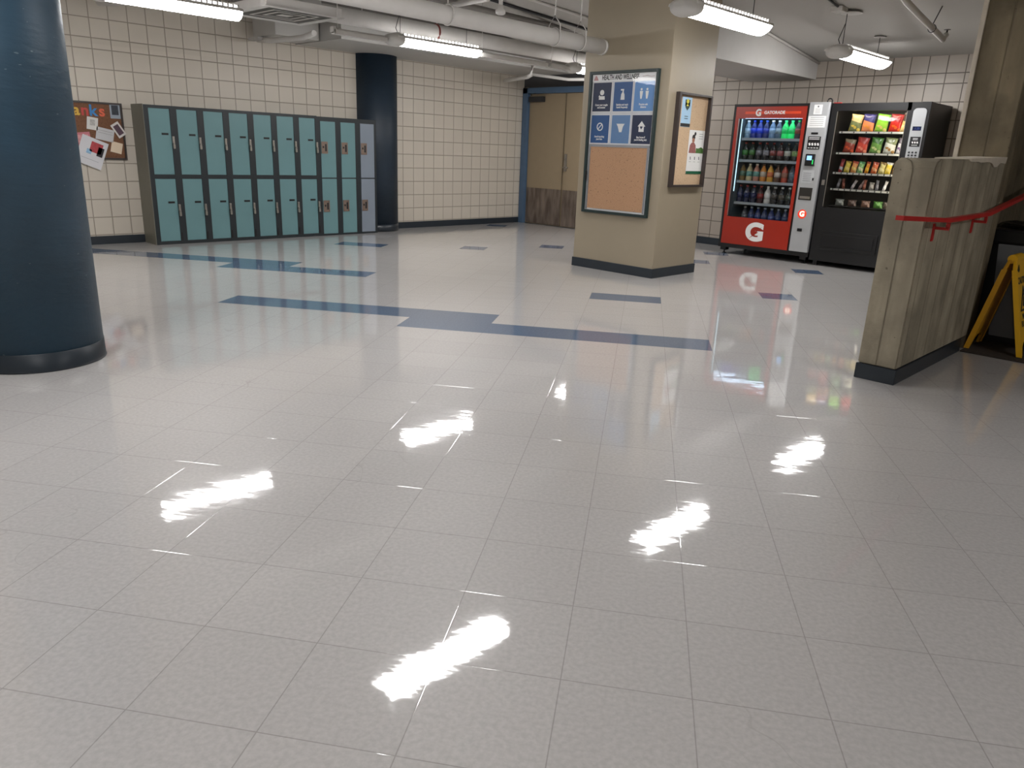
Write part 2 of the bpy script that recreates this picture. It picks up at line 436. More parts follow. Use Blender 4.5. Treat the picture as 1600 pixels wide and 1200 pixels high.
# columns & pillar
def cyl_struct(name, cx, cy, r, z1, mat, label, seg=64, a0=0, a1=360):
    bm = nb(); lathe(bm, [(r, .0), (r, z1)], cx, cy, 0, seg); o = struct(name, bm, mat, label); o['kind'] = 'structure'; return o
ca = thing('round_column', 'thick dark blue painted round column with black base, at far left', 'column', (-3.106, .613, 0)); ca['kind'] = 'structure'
bm = nb(); lathe(bm, [(.315, .10), (.315, 2.98)], -3.106, .613, 0, 72); obj('shaft', bm, M_COL, ca)
bm = nb(); lathe(bm, [(.3165, 0), (.322, .001), (.319, .012), (.3175, .098), (.315, .10)], -3.106, .613, 0, 72); obj('base_trim', bm, M_BASE, ca)
cb_ = thing('round_column', 'dark navy round column half sunk in the block wall behind the lockers', 'column', (-7.83, 6.165, 0)); cb_['kind'] = 'structure'
bm = nb(); lathe(bm, [(.315, .10), (.315, 2.375)], -7.83, 6.165, 0, 56); obj('shaft', bm, M_COL2, cb_)
bm = nb(); lathe(bm, [(.322, 0), (.319, .10)], -7.83, 6.165, 0, 56); obj('base_trim', bm, M_BASE, cb_)
pa = thing('square_pillar', 'tan painted square pillar carrying two noticeboards', 'pillar', (-3.33, 6.39, 0)); pa['kind'] = 'structure'
bm = nb(); box(bm, -3.865, -2.81, 6.0, 6.78, .08, 2.83, .006); obj('shaft', bm, M_PILLAR, pa)
bm = nb(); box(bm, -3.875, -2.80, 5.99, 6.79, 0, .096, .004); obj('base_trim', bm, M_BASE, pa)

# concrete wall with post
cw = thing('concrete_wall', 'rough board-formed concrete half wall rising into a full-height post', 'concrete wall', (.105, 5.5, 0)); cw['kind'] = 'structure'
bm = nb()
low = [(4.03, .09), (5.55, .09), (5.55, 1.2), (5.40, 1.25), (4.10, 1.232), (4.05, 1.215), (4.03, 1.18)]
prism(bm, low, 0, 0, .21, .006); obj('half_wall', bm, M_CONC, cw)
bm = nb(); box(bm, -.085, .212, 5.40, 5.553, .0, 2.86, .008); box(bm, -.085, .09, 5.55, 9.4, 0, 2.86); obj('post', bm, concrete_mat('dark_concrete', (126, 115, 94)), cw)
bm = nb(); random.seed(3)
pts = []
for i in range(13):
    y = 4.62+.76*i/12; pts.append((y, 1.228+(random.random()-.5)*.006-(.03 if 6 < i < 10 else 0)*random.random()))
prism(bm, [(4.62, 1.245), (5.398, 1.268)]+[(y, z) for y, z in pts[::-1]], 0, .02, .218); obj('plaster_patch', bm, M_PLASTER, cw)
bm = nb(); box(bm, -.10, -.072, 5.385, 5.41, 1.245, 2.75, .003); obj('corner_strip', bm, M_PLASTER, cw)
bm = nb(); prism(bm, [(-.006, 4.022), (.216, 4.022), (.216, 5.28), (.208, 5.28), (.208, 5.2), (-.006, 5.2)], 2, 0, .088, .002); obj('base_trim', bm, M_BASE, cw)

# ------------------------------------------------------------------ light fixtures
def make_light():
    t = thing('pendant_light', 'x', 'ceiling light', (0, 0, 2.24))
    L0, L1, W = -.625, .625, .125
    # diffuser: shallow curved lens under the housing, rounded at its far end
    def loft(profile, ys, scale, mat, name, tipz=0):
        bm = nb(); rings = []
        for y, s in zip(ys, scale):
            rings.append([bm.verts.new((x*s, y, z)) for x, z in profile])
        n = len(profile)
        for A, B in zip(rings, rings[1:]):
            for k in range(n): f = bm.faces.new((A[k], A[(k+1) % n], B[(k+1) % n], B[k])); f.smooth = True
        bm.faces.new(rings[0]); bm.faces.new(rings[-1][::-1])
        bm.transform(Matrix.Translation((0, 0, 2.24)))
        return obj(name, bm, mat, t)
    lens = [(-W, .012)]+[(-W+.25*i/10, .012-.064*sin(pi*i/10)**.6) for i in range(1, 10)]+[(W, .012)]
    loft(lens, [L0+.09, L0+.13, L1-.06, L1-.03, L1-.012], [.98, 1, 1, .93, .78], M_DIFF, 'diffuser')
    tray = [(-W-.006, .012), (W+.006, .012), (W, .03), (W*.72, .042), (-W*.72, .042), (-W, .03)]
    loft(tray, [L0+.06, L1-.03, L1-.005], [1, 1, .8], M_TRAY, 'housing')
    up = [(-W*.66, .043), (W*.66, .043), (W*.6, .062), (-W*.6, .062)]
    loft(up, [L0+.12, L1-.06], [1, 1], M_UP, 'top_slots')
    rib = nb()
    for i in range(24):
        y = L0+.14+i*.046; box(rib, -W*.70, W*.70, y, y+.012, 2.283, 2.306)
    box(rib, -W*.45, W*.45, L0+.1, L1-.05, 2.300, 2.312); obj('top_grille', rib, M_TRAY, t)
    for sgn in (-1, 1):
        if sgn > 0: continue
        bm = nb(); rings = []
        for i in range(9):
            u = i/8; q = math.sqrt(max(0, 1-(u*.985)**2)); y = L0+.135-.135*u
            ring_ = []
            for k in range(24):
                a_ = 2*pi*k/24; ca2, sa2 = cos(a_), sin(a_)
                px = (W+.006)*math.copysign(abs(ca2)**.75, ca2); pz = .004+.064*math.copysign(abs(sa2)**.8, sa2)
                ring_.append(bm.verts.new((px*(.25+.75*q), y, 2.24+pz*(.15+.85*q)+.012*(1-q))))
            rings.append(ring_)
        n = len(rings[0])
        for A, B in zip(rings, rings[1:]):
            for k in range(n): f = bm.faces.new((A[k], A[(k+1) % n], B[(k+1) % n], B[k])); f.smooth = True
        bm.faces.new(rings[0]); bm.faces.new(rings[-1][::-1])
        obj('end_cap', bm, M_CAP, t)
    return t
protoL = make_light()
spots = [(-5.35, 1.72, 'long lit ceiling light at top left, above the noticeboard wall'),
         (-5.35, 5.22, 'lit pendant light hanging in front of the navy column'),
         (-5.35, 8.05, 'lit pendant light partly behind the tan pillar, near the double doors'),
         (-1.90, 5.30, 'lit pendant light hanging just right of the tan pillar'),
         (-1.90, 8.05, 'lit pendant light hanging above the snack vending machine'),
         (-1.90, 2.45, 'pendant light nearer the camera in the right row'),
         (-1.90, -.4, 'pendant light behind the camera in the right row'),
         (-5.35, -1.2, 'pendant light behind the camera in the left row'),
         (1.60, -1.0, 'added fill light overhead behind the camera'),  # extra fixture out of view, added as fill for the near floor
         (3.20, 3.6, 'added unseen light brightening the side of the concrete wall')  # extra fixture out of view, added to light the concrete side face
         ]
for i, (x, y, lb) in enumerate(spots):
    o = protoL if i == 0 else copy_tree(protoL)
    if i == 0: y = 2.38
    o.location = (x, y, 2.24); o['label'] = lb; o['group'] = 'pendant strip lights'
    # rods belong to their light
    for yy in (y-.46, y+.46):
        bm = nb(); zc = 3.05 if y < 4.5 else ceil_z(yy)
        tube(bm, [(x, yy, 2.30), (x, yy, ceil_z(yy)+.002)], .0035, 6)
        if yy < y:
            tube(bm, [(x-.01, yy-.02, 2.30), (x-.035, yy-.03, 2.36), (x-.02, yy-.02, 2.42), (x-.004, yy, 2.5)], .004, 6)
        obj('hanging_rod', bm, M_DARKSTEEL, o)
        bm = nb(); lathe(bm, [(.055, ceil_z(yy)-.014), (.06, ceil_z(yy)-.006)], x, yy, 0, 20); obj('ceiling_plate', bm, M_PIPE, o)

# ------------------------------------------------------------------ ceiling services
def pipe(name, label, pts, r, mat, cat='pipe', seg=18):
    bm = nb(); tube(bm, pts, r, seg); o = obj(name, bm, mat, at=pts[0]); return tag(o, label, cat)
pA = thing('ceiling_pipe', 'thick white overhead pipe ending against the tan pillar', 'pipe', (-3.60, 2, 2.22))
bm = nb(); tube(bm, [(-3.52, -2.8, 2.22), (-3.60, 3.5, 2.22), (-3.645, 5.97, 2.215)], .072, 20); tube(bm, [(-3.645, 5.965, 2.215), (-3.646, 5.998, 2.215)], .075, 20); obj('pipe_run', bm, M_PIPE, pA)
for yy in (3.93,):
    bm = nb(); ring(bm, (-3.603, yy, 2.22), (0, 1, 0), .078, .006); tube(bm, [(-3.603, yy, 2.30), (-3.603, yy, 3.0)], .006, 6); obj('hanger', bm, M_PIPE, pA)
for yy, off in ((5.25, 0), (5.62, 0)):
    bm = nb(); x = -3.63
    tube(bm, [(x, yy, 2.40), (x, yy, ceil_z(yy))], .006, 6)
    tube(bm, [(x-.078, yy, 2.22), (x-.07, yy, 2.32), (x, yy, 2.40), (x+.07, yy, 2.32), (x+.078, yy, 2.22)], .005, 6)
    ring(bm, (x, yy, 2.217), (0, 1, 0), .078, .005); obj('hanger', bm, M_PIPE, pA)
pB = thing('ceiling_pipe', 'thick white overhead pipe with a red band, behind the left pendant lights', 'pipe', (-5.8, 3, 2.45))
bm = nb(); tube(bm, [(-5.8, 3.9, 2.46), (-5.8, 7.6, 2.45), (-5.8, 9.15, 2.43)], .082, 20)
tube(bm, [(-5.8, 3.92, 2.46), (-5.8, 3.6, 2.56)], .06, 16); obj('pipe_run', bm, M_PIPE, pB)
bm = nb(); ring(bm, (-5.8, 5.60, 2.455), (0, 1, 0), .084, .012); obj('red_band', bm, plain('dull_red_paint', (120, 44, 36), .5), pB)
for yy in (4.6, 5.62, 7.0):
    bm = nb(); tube(bm, [(-5.8, yy, 2.53), (-5.8, yy, ceil_z(yy))], .006, 6); obj('hanger', bm, M_PIPE, pB)
pipe('ceiling_duct', 'round duct, coloured dark for the shade behind the thick white pipes', [(-6.45, 3.2, 2.66), (-6.45, 9.1, 2.56)], .13, plain('shadowed_duct', (118, 114, 110), .7), 'duct')  # dark tone stands for the shaded gap between the pipes
pipe('ceiling_pipe', 'slim dull pipe high between the two thick white pipes', [(-5.25, 3.0, 2.72), (-5.25, 9.1, 2.62)], .035, plain('dull_grey_pipe', (120, 116, 112), .6))  # even dull grey, darker than the white pipes
pipe('ceiling_pipe', 'slim white branch pipe above the thick pipe beside the pillar', [(-3.3, 3.4, 2.62), (-4.5, 5.2, 2.62), (-5.2, 5.25, 2.62)], .028, M_PIPE)
pipe('conduit', 'thin dark conduit crossing the ceiling left of the pillar', [(-5.46, 5.09, 2.90), (-4.80, 7.84, 2.565)], .016, M_DARKSTEEL)
pipe('conduit', 'thin white conduit beside the dark one left of the pillar', [(-5.05, 5.0, 2.91), (-4.42, 7.68, 2.585)], .014, M_PIPE)
pipe('conduit', 'thin white conduit along the top of the beam', [(-2.93, 6.8, ceil_z(6.8)-.02), (-2.93, 9.40, ceil_z(9.40)-.02)], .014, M_PIPE, 'conduit')
# support rails between the left lights
for a, b_, lb in ((3.95, 4.58, 'short white metal channel left of the pendant light by the navy column'), (5.86, 7.02, 'white metal channel right of the pendant light by the navy column'), (7.05, 7.44, 'short white metal channel near the light by the double doors')):
    bm = nb(); box(bm, -5.38, -5.32, a, b_, 2.205, 2.213); box(bm, -5.38, -5.374, a, b_, 2.213, 2.265); box(bm, -5.326, -5.32, a, b_, 2.213, 2.245)
    o = obj('metal_channel', bm, M_TRAY, at=(-5.35, a, 2.23)); tag(o, lb, 'channel')
    bm = nb(); tube(bm, [(-5.35, a+.06, 2.24), (-5.35, a+.06, ceil_z(a))], .004, 6); box(bm, -5.38, -5.32, a-.01, a+.02, 2.22, 2.27, .003); obj('hanger', bm, M_PIPE, o)
pipe('ceiling_pipe', 'white elbow pipe under the soffit near the double doors', [(-7.4, 8.3, 2.22), (-6.72, 8.1, 2.235), (-6.66, 8.12, 2.26), (-6.66, 8.14, 2.42)], .03, M_PIPE, seg=12)
pipe('ceiling_pipe', 'white pipe from the elbow towards the dark header', [(-6.66, 8.14, 2.27), (-6.35, 8.6, 2.23), (-5.6, 8.75, 2.22)], .022, M_PIPE, seg=12)
pipe('ceiling_pipe', 'white capped pipe stub low against the block wall at upper left', [(-7.7, 4.38, 2.36), (-7.3, 4.36, 2.32), (-6.7, 4.42, 2.32), (-6.4, 4.38, 2.34)], .03, M_PIPE, seg=12)
pipe('ceiling_pipe', 'short round white pipe end behind the top left light', [(-6.9, 2.36, 2.41), (-6.0, 2.95, 2.42)], .05, M_PIPE, seg=14)
pipe('ceiling_pipe', 'white round pipe next to the dark blue column top', [(-7.1, 1.95, 2.44), (-6.3, 2.6, 2.46)], .045, M_PIPE, seg=14)
bm = nb(); box(bm, -7.75, -7.2, 4.35, 4.93, 2.38, 2.66, .01); box(bm, -7.74, -7.5, 4.28, 4.36, 2.34, 2.37)
o = obj('duct_box', bm, M_CEIL_D, at=(-7.45, 4.6, 2.38)); tag(o, 'boxy grey duct end against the block wall at upper left', 'duct')
# square louvred diffuser
df = thing('air_diffuser', 'square white ceiling air diffuser with nested louvres, slot shade drawn in black', 'air diffuser', (-5.86, 3.73, 2.38))
bm = nb()
def frame_sq(bm, h, w, z0, z1, cx=-5.86, cy=3.73):
    box(bm, cx-h, cx+h, cy-h, cy-h+w, z0, z1); box(bm, cx-h, cx+h, cy+h-w, cy+h, z0, z1)
    box(bm, cx-h, cx-h+w, cy-h+w, cy+h-w, z0, z1); box(bm, cx+h-w, cx+h, cy-h+w, cy+h-w, z0, z1)
frame_sq(bm, .42, .075, 2.372, 2.379); obj('frame', bm, M_PIPE, df)
bm = nb()
for h in (.245, .155): frame_sq(bm, h, .022, 2.376, 2.378)
box(bm, -5.92, -5.80, 3.67, 3.79, 2.376, 2.378); obj('louvre', bm, M_PIPE, df)
bm = nb(); box(bm, -6.21, -5.51, 3.38, 4.08, 2.3795, 2.3805); obj('slot_shade', bm, M_BLACK, df)  # thin black sheet stands in for shade between the louvres
bm = nb(); box(bm, -6.26, -5.46, 3.33, 4.13, 2.381, 2.46); obj('plenum', bm, M_PIPE, df)
bm = nb(); box(bm, -6.12, -5.6, 3.47, 3.99, 2.45, 2.8); obj('duct_neck', bm, M_CEIL_D, df)
# round alarm / sprinkler bits
sd = thing('heat_detector', 'small round white detector on the ceiling left of the pillar', 'detector', (-4.05, 4.95, 2.42))
bm = nb(); lathe(bm, [(.03, 0), (.045, .01), (.05, .035), (.03, .05), (.018, .09)], -4.05, 4.95, 2.40, 20); obj('body', bm, M_PIPE, sd)
bm = nb(); tube(bm, [(-4.05, 4.95, 2.48), (-4.05, 4.95, 2.62)], .02, 10); obj('stem', bm, M_PIPE, sd)
sp = thing('sprinkler_pipe', 'white sprinkler pipe with one upright black head, above the snack machine', 'sprinkler pipe', (-1.1, 7, 2.5))
bm = nb(); tube(bm, [(-1.0, 5.4, ceil_z(5.4)-.16), (-1.1, 6.9, 2.505), (-1.13, 8.05, 2.365)], .028, 12); tube(bm, [(-1.13, 8.03, 2.37), (-1.12, 8.09, 2.41)], .024, 10); obj('pipe_run', bm, M_PIPE, sp)
bm = nb(); tube(bm, [(-1.12, 8.09, 2.41), (-1.12, 8.09, 2.45)], .008, 8); lathe(bm, [(.03, 0), (.03, .004)], -1.12, 8.09, 2.452, 12); lathe(bm, [(.012, 0), (.012, .02)], -1.12, 8.09, 2.405, 10); obj('sprinkler_head', bm, M_BLACK, sp)
bm = nb(); tube(bm, [(-1.115, 7.65, 2.45), (-1.08, 7.7, ceil_z(7.7))], .005, 6); ring(bm, (-1.118, 7.65, 2.41), (0, 1, 0), .034, .004); obj('hanger', bm, M_DARKSTEEL, sp)
cn = thing('junction_box', 'ceiling junction box and round plate feeding the light over the snack machine', 'junction box', (-1.9, 7.5, 2.58))
bm = nb(); box(bm, -1.97, -1.86, 7.36, 7.50, ceil_z(7.42)-.05, ceil_z(7.42)-.005, .004); obj('box', bm, M_PIPE, cn)
bm = nb(); lathe(bm, [(.10, 0), (.09, .01)], -1.86, 7.60, ceil_z(7.6)-.022, 24); obj('round_plate', bm, M_PIPE, cn)
pipe('conduit', 'thin dark conduit along the ceiling to the junction box over the snack machine', [(-1.9, 4.2, ceil_z(4.2)-.02), (-1.9, 7.35, ceil_z(7.35)-.02)], .011, M_DARKSTEEL, 'conduit')

# ------------------------------------------------------------------ lockers
def make_locker(style, first=False):
    """unit from y=0 to .305, front at x=0 facing +x"""
    x0 = -7.466; y0 = 2.874
    t = thing('locker', 'x', 'locker', (x0, y0, 0))
    bm = nb(); W = .305
    yA, yB = ((.049, .278) if style == 'lever' else (.045, .268))
    H = 1.522 if style == 'lever' else 1.516
    d = .344
    box(bm, x0-d, x0-.03, y0, y0+W, 0, H)                       # carcass
    def fb(a, b_, z0, z1): box(bm, x0-.03, x0, y0+a, y0+b_, z0, z1)
    fb(0, yA, 0, H); fb(yB, W, 0, H)
    if style == 'lever': zs = ((.036, .738), (.783, 1.49))
    else: zs = ((.024, .742), (.756, 1.462))
    fb(yA, yB, 0, zs[0][0]); fb(yA, yB, zs[0][1], zs[1][0]); fb(yA, yB, zs[1][1], H)
    obj('frame', bm, M_LFRAME, t)
    for zi, (z0, z1) in enumerate(zs):
        bm = nb(); box(bm, x0-.026, x0-.006 if style == 'lever' else x0+.004, y0+yA+.001, y0+yB-.001, z0+.001, z1-.001, .002)
        dm = M_TEAL
        dr = obj('door', bm, dm, t)
        hz_ = 1.135 if zi else .388
        if style == 'lever':
            bm = nb(); zc = 1.222 if zi else .475; box(bm, x0-.007, x0-.003, y0+.172, y0+.246, zc-.011, zc+.011); obj('vent_slot', bm, M_BLACK, dr)
            bm = nb(); box(bm, x0, x0+.022, y0+.277, y0+.301, hz_-.01, hz_+.065, .004); box(bm, x0+.002, x0+.034, y0+.281, y0+.297, hz_-.035, hz_+.0, .003)
            h = obj('handle', bm, M_STEEL, dr)
            bm = nb(); box(bm, x0+.012, x0+.034, y0+.276, y0+.300, hz_-.068, hz_-.028, .006); ring(bm, (x0+.023, y0+.288, hz_-.03), (1, 0, 0), .012, .003, 12); obj('padlock_hasp', bm, plain('worn_brass', (150, 146, 138), .35, .7), h)
        else:
            bm = nb(); a, b_ = .052, .145; za, zb = hz_-.075, hz_+.075
            xf = x0+.004
            box(bm, xf, xf+.006, y0+a, y0+b_, za, za+.014); box(bm, xf, xf+.006, y0+a, y0+b_, zb-.014, zb); box(bm, xf, xf+.006, y0+a, y0+a+.012, za, zb); box(bm, xf, xf+.006, y0+b_-.012, y0+b_, za, zb)
            hh = obj('recessed_pull', bm, plain('worn_bronze', (140, 120, 108), .35, .6), dr)
            bm = nb(); box(bm, xf, xf+.002, y0+a+.012, y0+b_-.012, za+.014, zb-.014); obj('pull_plate', bm, plain('pull_grey', (134, 118, 106), .4, .5), hh)
            bm = nb(); box(bm, xf+.002, xf+.004, y0+a+.052, y0+b_-.016, za+.03, zb-.03); box(bm, xf+.002, xf+.012, y0+a+.02, y0+a+.034, hz_-.005, hz_+.02); obj('latch', bm, M_DARKSTEEL, hh)
    if style == 'lever':
        bm = nb(); box(bm, x0-.001, x0+.002, y0+.283, y0+.302, .042, .135); obj('floor_slot', bm, M_BLACK, t)
    return t
ords = ['first', 'second', 'third', 'fourth', 'fifth', 'sixth', 'seventh']
pl = make_locker('lever'); pr_ = None
for i in range(7):
    o = pl if i == 0 else copy_tree(pl)
    o.location = (-7.466, 2.874+.305*i, 0)
    o['label'] = ('two-door teal locker at the left end of the bank, grey side panel showing' if i == 0 else
                  'two-door teal locker with lever handles, %s from the left end of the bank' % ords[i])
    o['group'] = 'wall of two-door lockers'
bm = nb(); box(bm, -7.81, -7.468, 2.866, 2.8735, 0, 1.528, .002); obj('side_panel', bm, M_LSIDE, pl)
pr_ = make_locker('recess')
for i in range(7, 10):
    o = pr_ if i == 7 else copy_tree(pr_)
    o.location = (-7.466, 2.874+.305*i, 0)
    o['label'] = {7: 'teal locker with bronze square pulls, beside the last lever-handled one', 8: 'teal locker with bronze square pulls, beside the grey-blue locker', 9: 'grey-blue locker with square pulls at the right end, by the navy column'}[i]
    o['group'] = 'wall of two-door lockers'
    if i == 9:
        for ch in o.children:
            if ch.name.startswith('door'): ch.data = ch.data.copy(); ch.data.materials.clear(); ch.data.materials.append(M_GREYDOOR)

# ------------------------------------------------------------------ paper & boards helpers
def rect(bm, plane, a0, a1, z0, z1, d0, d1):
    """flat slab on a wall: plane 'Y' spans X a0..a1, occupying y d0..d1 ; plane 'X' spans Y a0..a1, x d0..d1"""
    if plane == 'Y': box(bm, a0, a1, min(d0, d1), max(d0, d1), z0, z1)
    else: box(bm, min(d0, d1), max(d0, d1), a0, a1, z0, z1)
def pane(bm, x0, x1, y, z0, z1):
    bm.faces.new([bm.verts.new(p) for p in ((x0, y, z0), (x1, y, z0), (x1, y, z1), (x0, y, z1))])
def rotrect(bm, plane, ca_, cz_, w, h, ang, d0, d1):
    c, s = cos(radians(ang)), sin(radians(ang))
    pts = [(ca_+x*c-z*s, cz_+x*s+z*c) for x, z in ((-w/2, -h/2), (w/2, -h/2), (w/2, h/2), (-w/2, h/2))]
    prism(bm, pts, 0 if plane == 'X' else 1, d0, d1)

# health board on the pillar front (plane y=6.0)
hb = thing('health_board', 'tall framed health and wellness board, posters above and cork below', 'noticeboard', (-3.345, 6.0, .59))
bm = nb(); F0 = 5.965
for a in ((-3.765, -3.735, .593, 1.987), (-2.947, -2.918, .593, 1.987), (-3.735, -2.947, .593, .622), (-3.735, -2.947, 1.958, 1.987)): box(bm, a[0], a[1], F0, 6.0, a[2], a[3], .003)
obj('frame', bm, M_FRAMEG, hb)
bm = nb(); box(bm, -3.735, -2.947, 5.985, 5.999, .622, 1.958); obj('backing', bm, plain('silver_backing', (206, 208, 212), .5, 0), hb)
bm = nb(); box(bm, -3.70, -2.985, 5.981, 5.985, .64, 1.262); obj('cork_panel', bm, M_CORK, hb)
bm = nb(); box(bm, -3.725, -2.955, 5.978, 5.985, 1.262, 1.285); box(bm, -2.985, -2.970, 5.978, 5.985, .63, 1.262); box(bm, -3.725, -3.705, 5.978, 5.985, .63, 1.262); obj('inner_rail', bm, plain('alu', (150, 152, 156), .35, .5), hb)
bm = nb(); box(bm, -3.738, -3.726, 5.96, 5.975, .92, 1.02, .002); obj('latch', bm, M_BLACK, hb)
bm = nb(); box(bm, -3.733, -2.949, 5.981, 5.985, 1.89, 1.957); hd = obj('header_strip', bm, plain('header_white', (240, 241, 242), .4, var=.01), hb)
text('title', 'HEALTH AND WELLNESS', .066, M_INK, hd, (-3.382, 5.980, 1.924), sx=.62, bold=.0012)
bm = nb(); prism(bm, [(-3.715, 1.902), (-3.655, 1.902), (-3.68, 1.945), (-3.695, 1.945)], 1, 5.979, 5.981); obj('emblem', bm, plain('emblem_red', (196, 150, 150), .5), hd)
bm = nb(); tube(bm, [(-3.11, 5.98, 1.925), (-3.06, 5.98, 1.929), (-3.01, 5.98, 1.92), (-2.97, 5.98, 1.922)], .002, 5); obj('swoosh', bm, plain('dull_maroon', (120, 60, 60), .5), hd)
cols = [(-3.713, -3.483), (-3.449, -3.222), (-3.195, -2.962)]; rows_ = [(1.606, 1.88), (1.30, 1.57)]
navy = plain('poster_navy', (20, 38, 72), .35, var=.02); mid = plain('poster_blue', (40, 84, 138), .35, var=.02); sky = plain('poster_sky', (92, 140, 196), .35, var=.02); dus = plain('poster_dusty', (96, 132, 176), .35, var=.02)
def poster(ci, ri, mat, lab, lines, icon):
    x0, x1 = cols[ci]; z0, z1 = rows_[ri]; xc = (x0+x1)/2
    t = thing('wellness_poster', lab, 'poster', (xc, 5.985, z0), 'square posters on the health board')
    bm = nb(); box(bm, x0-.006, x1+.006, 5.983, 5.985, z0-.006, z1+.006); obj('border', bm, M_WHITE, t)
    bm = nb(); box(bm, x0, x1, 5.9815, 5.983, z0, z1); s = obj('sheet', bm, mat, t)
    for k, l in enumerate(lines): text('caption', l, .026, M_WHITE, s, (xc, 5.981, z0+.062-.024*k), sx=.8, bold=.0006)
    bm = nb(); icon(bm, xc, z0+.158); obj('icon', bm, M_WHITE, s)
def flat(bm, pts): prism(bm, pts, 1, 5.9795, 5.9815)
def disc(bm, cx, cz, r, n=20): flat(bm, arc(cx, cz, r, 0, 360-360/n, n-1))
def ic_cough(bm, x, z):
    disc(bm, x, z+.022, .026); flat(bm, [(x-.038, z-.045), (x+.038, z-.045), (x+.034, z-.012), (x-.034, z-.012)]); flat(bm, [(x-.045, z-.02), (x-.02, z-.02), (x-.03, z+.0)])
def ic_bottle(bm, x, z):
    flat(bm, [(x-.024, z-.05), (x+.024, z-.05), (x+.02, z+.0), (x+.008, z+.02), (x-.008, z+.02), (x-.02, z+.0)]); flat(bm, [(x-.028, z+.05), (x-.026, z+.035), (x-.006, z+.036), (x-.006, z+.02), (x+.008, z+.02), (x+.012, z+.05)])
def ic_people(bm, x, z):
    for d in (-.034, .034):
        disc(bm, x+d, z+.042, .011); flat(bm, [(x+d-.018, z+.026), (x+d+.018, z+.026), (x+d+.014, z-.01), (x+d+.008, z-.045), (x+d-.008, z-.045), (x+d-.014, z-.01)])
def ic_no(bm, x, z):
    o_ = arc(x, z, .04, 0, 345, 23); i_ = arc(x, z, .03, 0, 345, 23)
    for k in range(24):
        k2 = (k+1) % 24; flat(bm, [o_[k], o_[k2], i_[k2], i_[k]])
    flat(bm, [(x-.026, z-.02), (x-.02, z-.026), (x+.026, z+.02), (x+.02, z+.026)])
def ic_glare(bm, x, z):  # large white patch: glare on the board, painted as a flat shape
    flat(bm, [(x-.05, z+.03), (x+.05, z+.03), (x+.03, z-.0), (x+.018, z-.05), (x-.012, z-.05), (x-.03, z)])
def ic_house(bm, x, z):
    flat(bm, [(x-.045, z+.005), (x+.045, z+.005), (x, z+.055)]); flat(bm, [(x-.03, z-.045), (x+.03, z-.045), (x+.03, z+.005), (x-.03, z+.005)])
poster(0, 0, navy, 'navy poster with coughing figure icon, top left on the health board', ['Cover your coughs', 'and sneezes'], ic_cough)
poster(1, 0, mid, 'blue poster with spray bottle icon, top middle on the health board', ['Sanitize and wash', 'hands frequently'], ic_bottle)
poster(2, 0, sky, 'light blue poster with two figures icon, top right on the health board', ['Practise safe', 'distance'], ic_people)
poster(0, 1, mid, 'blue poster with crossed circle icon, lower left on the health board', ['Avoid touching', 'your face'], ic_no)
poster(1, 1, dus, 'dusty blue poster with a painted white glare patch, lower middle on the health board', [' '], ic_glare)
poster(2, 1, navy, 'navy poster with house and heart icon, lower right on the health board', ["Stay home if", "you're feeling sick"], ic_house)
bm = nb(); x, z = (cols[2][0]+cols[2][1])/2, 1.458; prism(bm, [(x, z-.022), (x+.016, z), (x+.008, z+.009), (x, z+.003), (x-.008, z+.009), (x-.016, z)], 1, 5.978, 5.9793)
for o in bpy.data.objects:
    if o.name.startswith('wellness_poster') and 'house' in o.get('label', ''): obj('heart', bm, navy, [c for c in o.children if c.name.startswith('sheet')][0])
bm = nb(); pane(bm, -3.733, -2.949, 5.970, 1.29, 1.956); obj('glass_cover', bm, M_GLASS2, hb)

# side board on pillar right face (plane x=-2.81)
sb = thing('cork_board', 'narrow dark-framed pale cork board on the pillar side', 'noticeboard', (-2.81, 6.43, .9))
bm = nb()
for a in ((6.128, 6.165, .902, 1.79), (6.70, 6.732, .902, 1.79), (6.165, 6.70, .902, .925), (6.165, 6.70, 1.768, 1.79)): box(bm, -2.81, -2.765, a[0], a[1], a[2], a[3], .003)
obj('frame', bm, M_FRAMEB, sb)
bm = nb(); box(bm, -2.809, -2.80, 6.165, 6.70, .925, 1.768); obj('cork_panel', bm, M_CORKP, sb)
t = thing('event_flyer', 'pale blue flyer with a yellow and green crest at the side board top', 'flyer', (-2.80, 6.31, 1.48))
bm = nb(); rotrect(bm, 'X', 6.315, 1.615, .17, .275, 0, -2.799, -2.797); obj('sheet', bm, plain('flyer_blue', (164, 200, 228), .5, var=.03), t)
bm = nb(); rotrect(bm, 'X', 6.325, 1.70, .085, .06, 0, -2.797, -2.796); prism(bm, [(6.29, 1.66), (6.325, 1.63), (6.36, 1.66), (6.36, 1.70), (6.29, 1.70)], 0, -2.797, -2.796); obj('crest', bm, plain('crest_green', (34, 62, 48), .5), t)
bm = nb(); prism(bm, arc(6.325, 1.715, .022, 0, 330, 11), 0, -2.796, -2.7955); prism(bm, [(6.305, 1.672), (6.345, 1.672), (6.335, 1.688), (6.315, 1.688)], 0, -2.796, -2.7955); obj('crest_ball', bm, plain('crest_yellow', (214, 206, 60), .5), t)
bm = nb(); rotrect(bm, 'X', 6.315, 1.495, .168, .03, 0, -2.797, -2.796)
for k in range(2): rotrect(bm, 'X', 6.32, 1.575-.02*k, .06, .006, 0, -2.797, -2.796)
obj('footer_print', bm, M_INK, t)
t = thing('photo_poster', 'white poster with a person in a checked shirt and a green foot', 'poster', (-2.80, 6.555, 1.03))
bm = nb(); rotrect(bm, 'X', 6.555, 1.245, .285, .42, 0, -2.799, -2.797); obj('sheet', bm, M_WHITE, t)
bm = nb(); rotrect(bm, 'X', 6.555, 1.045, .285, .028, 0, -2.797, -2.796); obj('green_footer', bm, plain('deep_green', (20, 92, 62), .5), t)
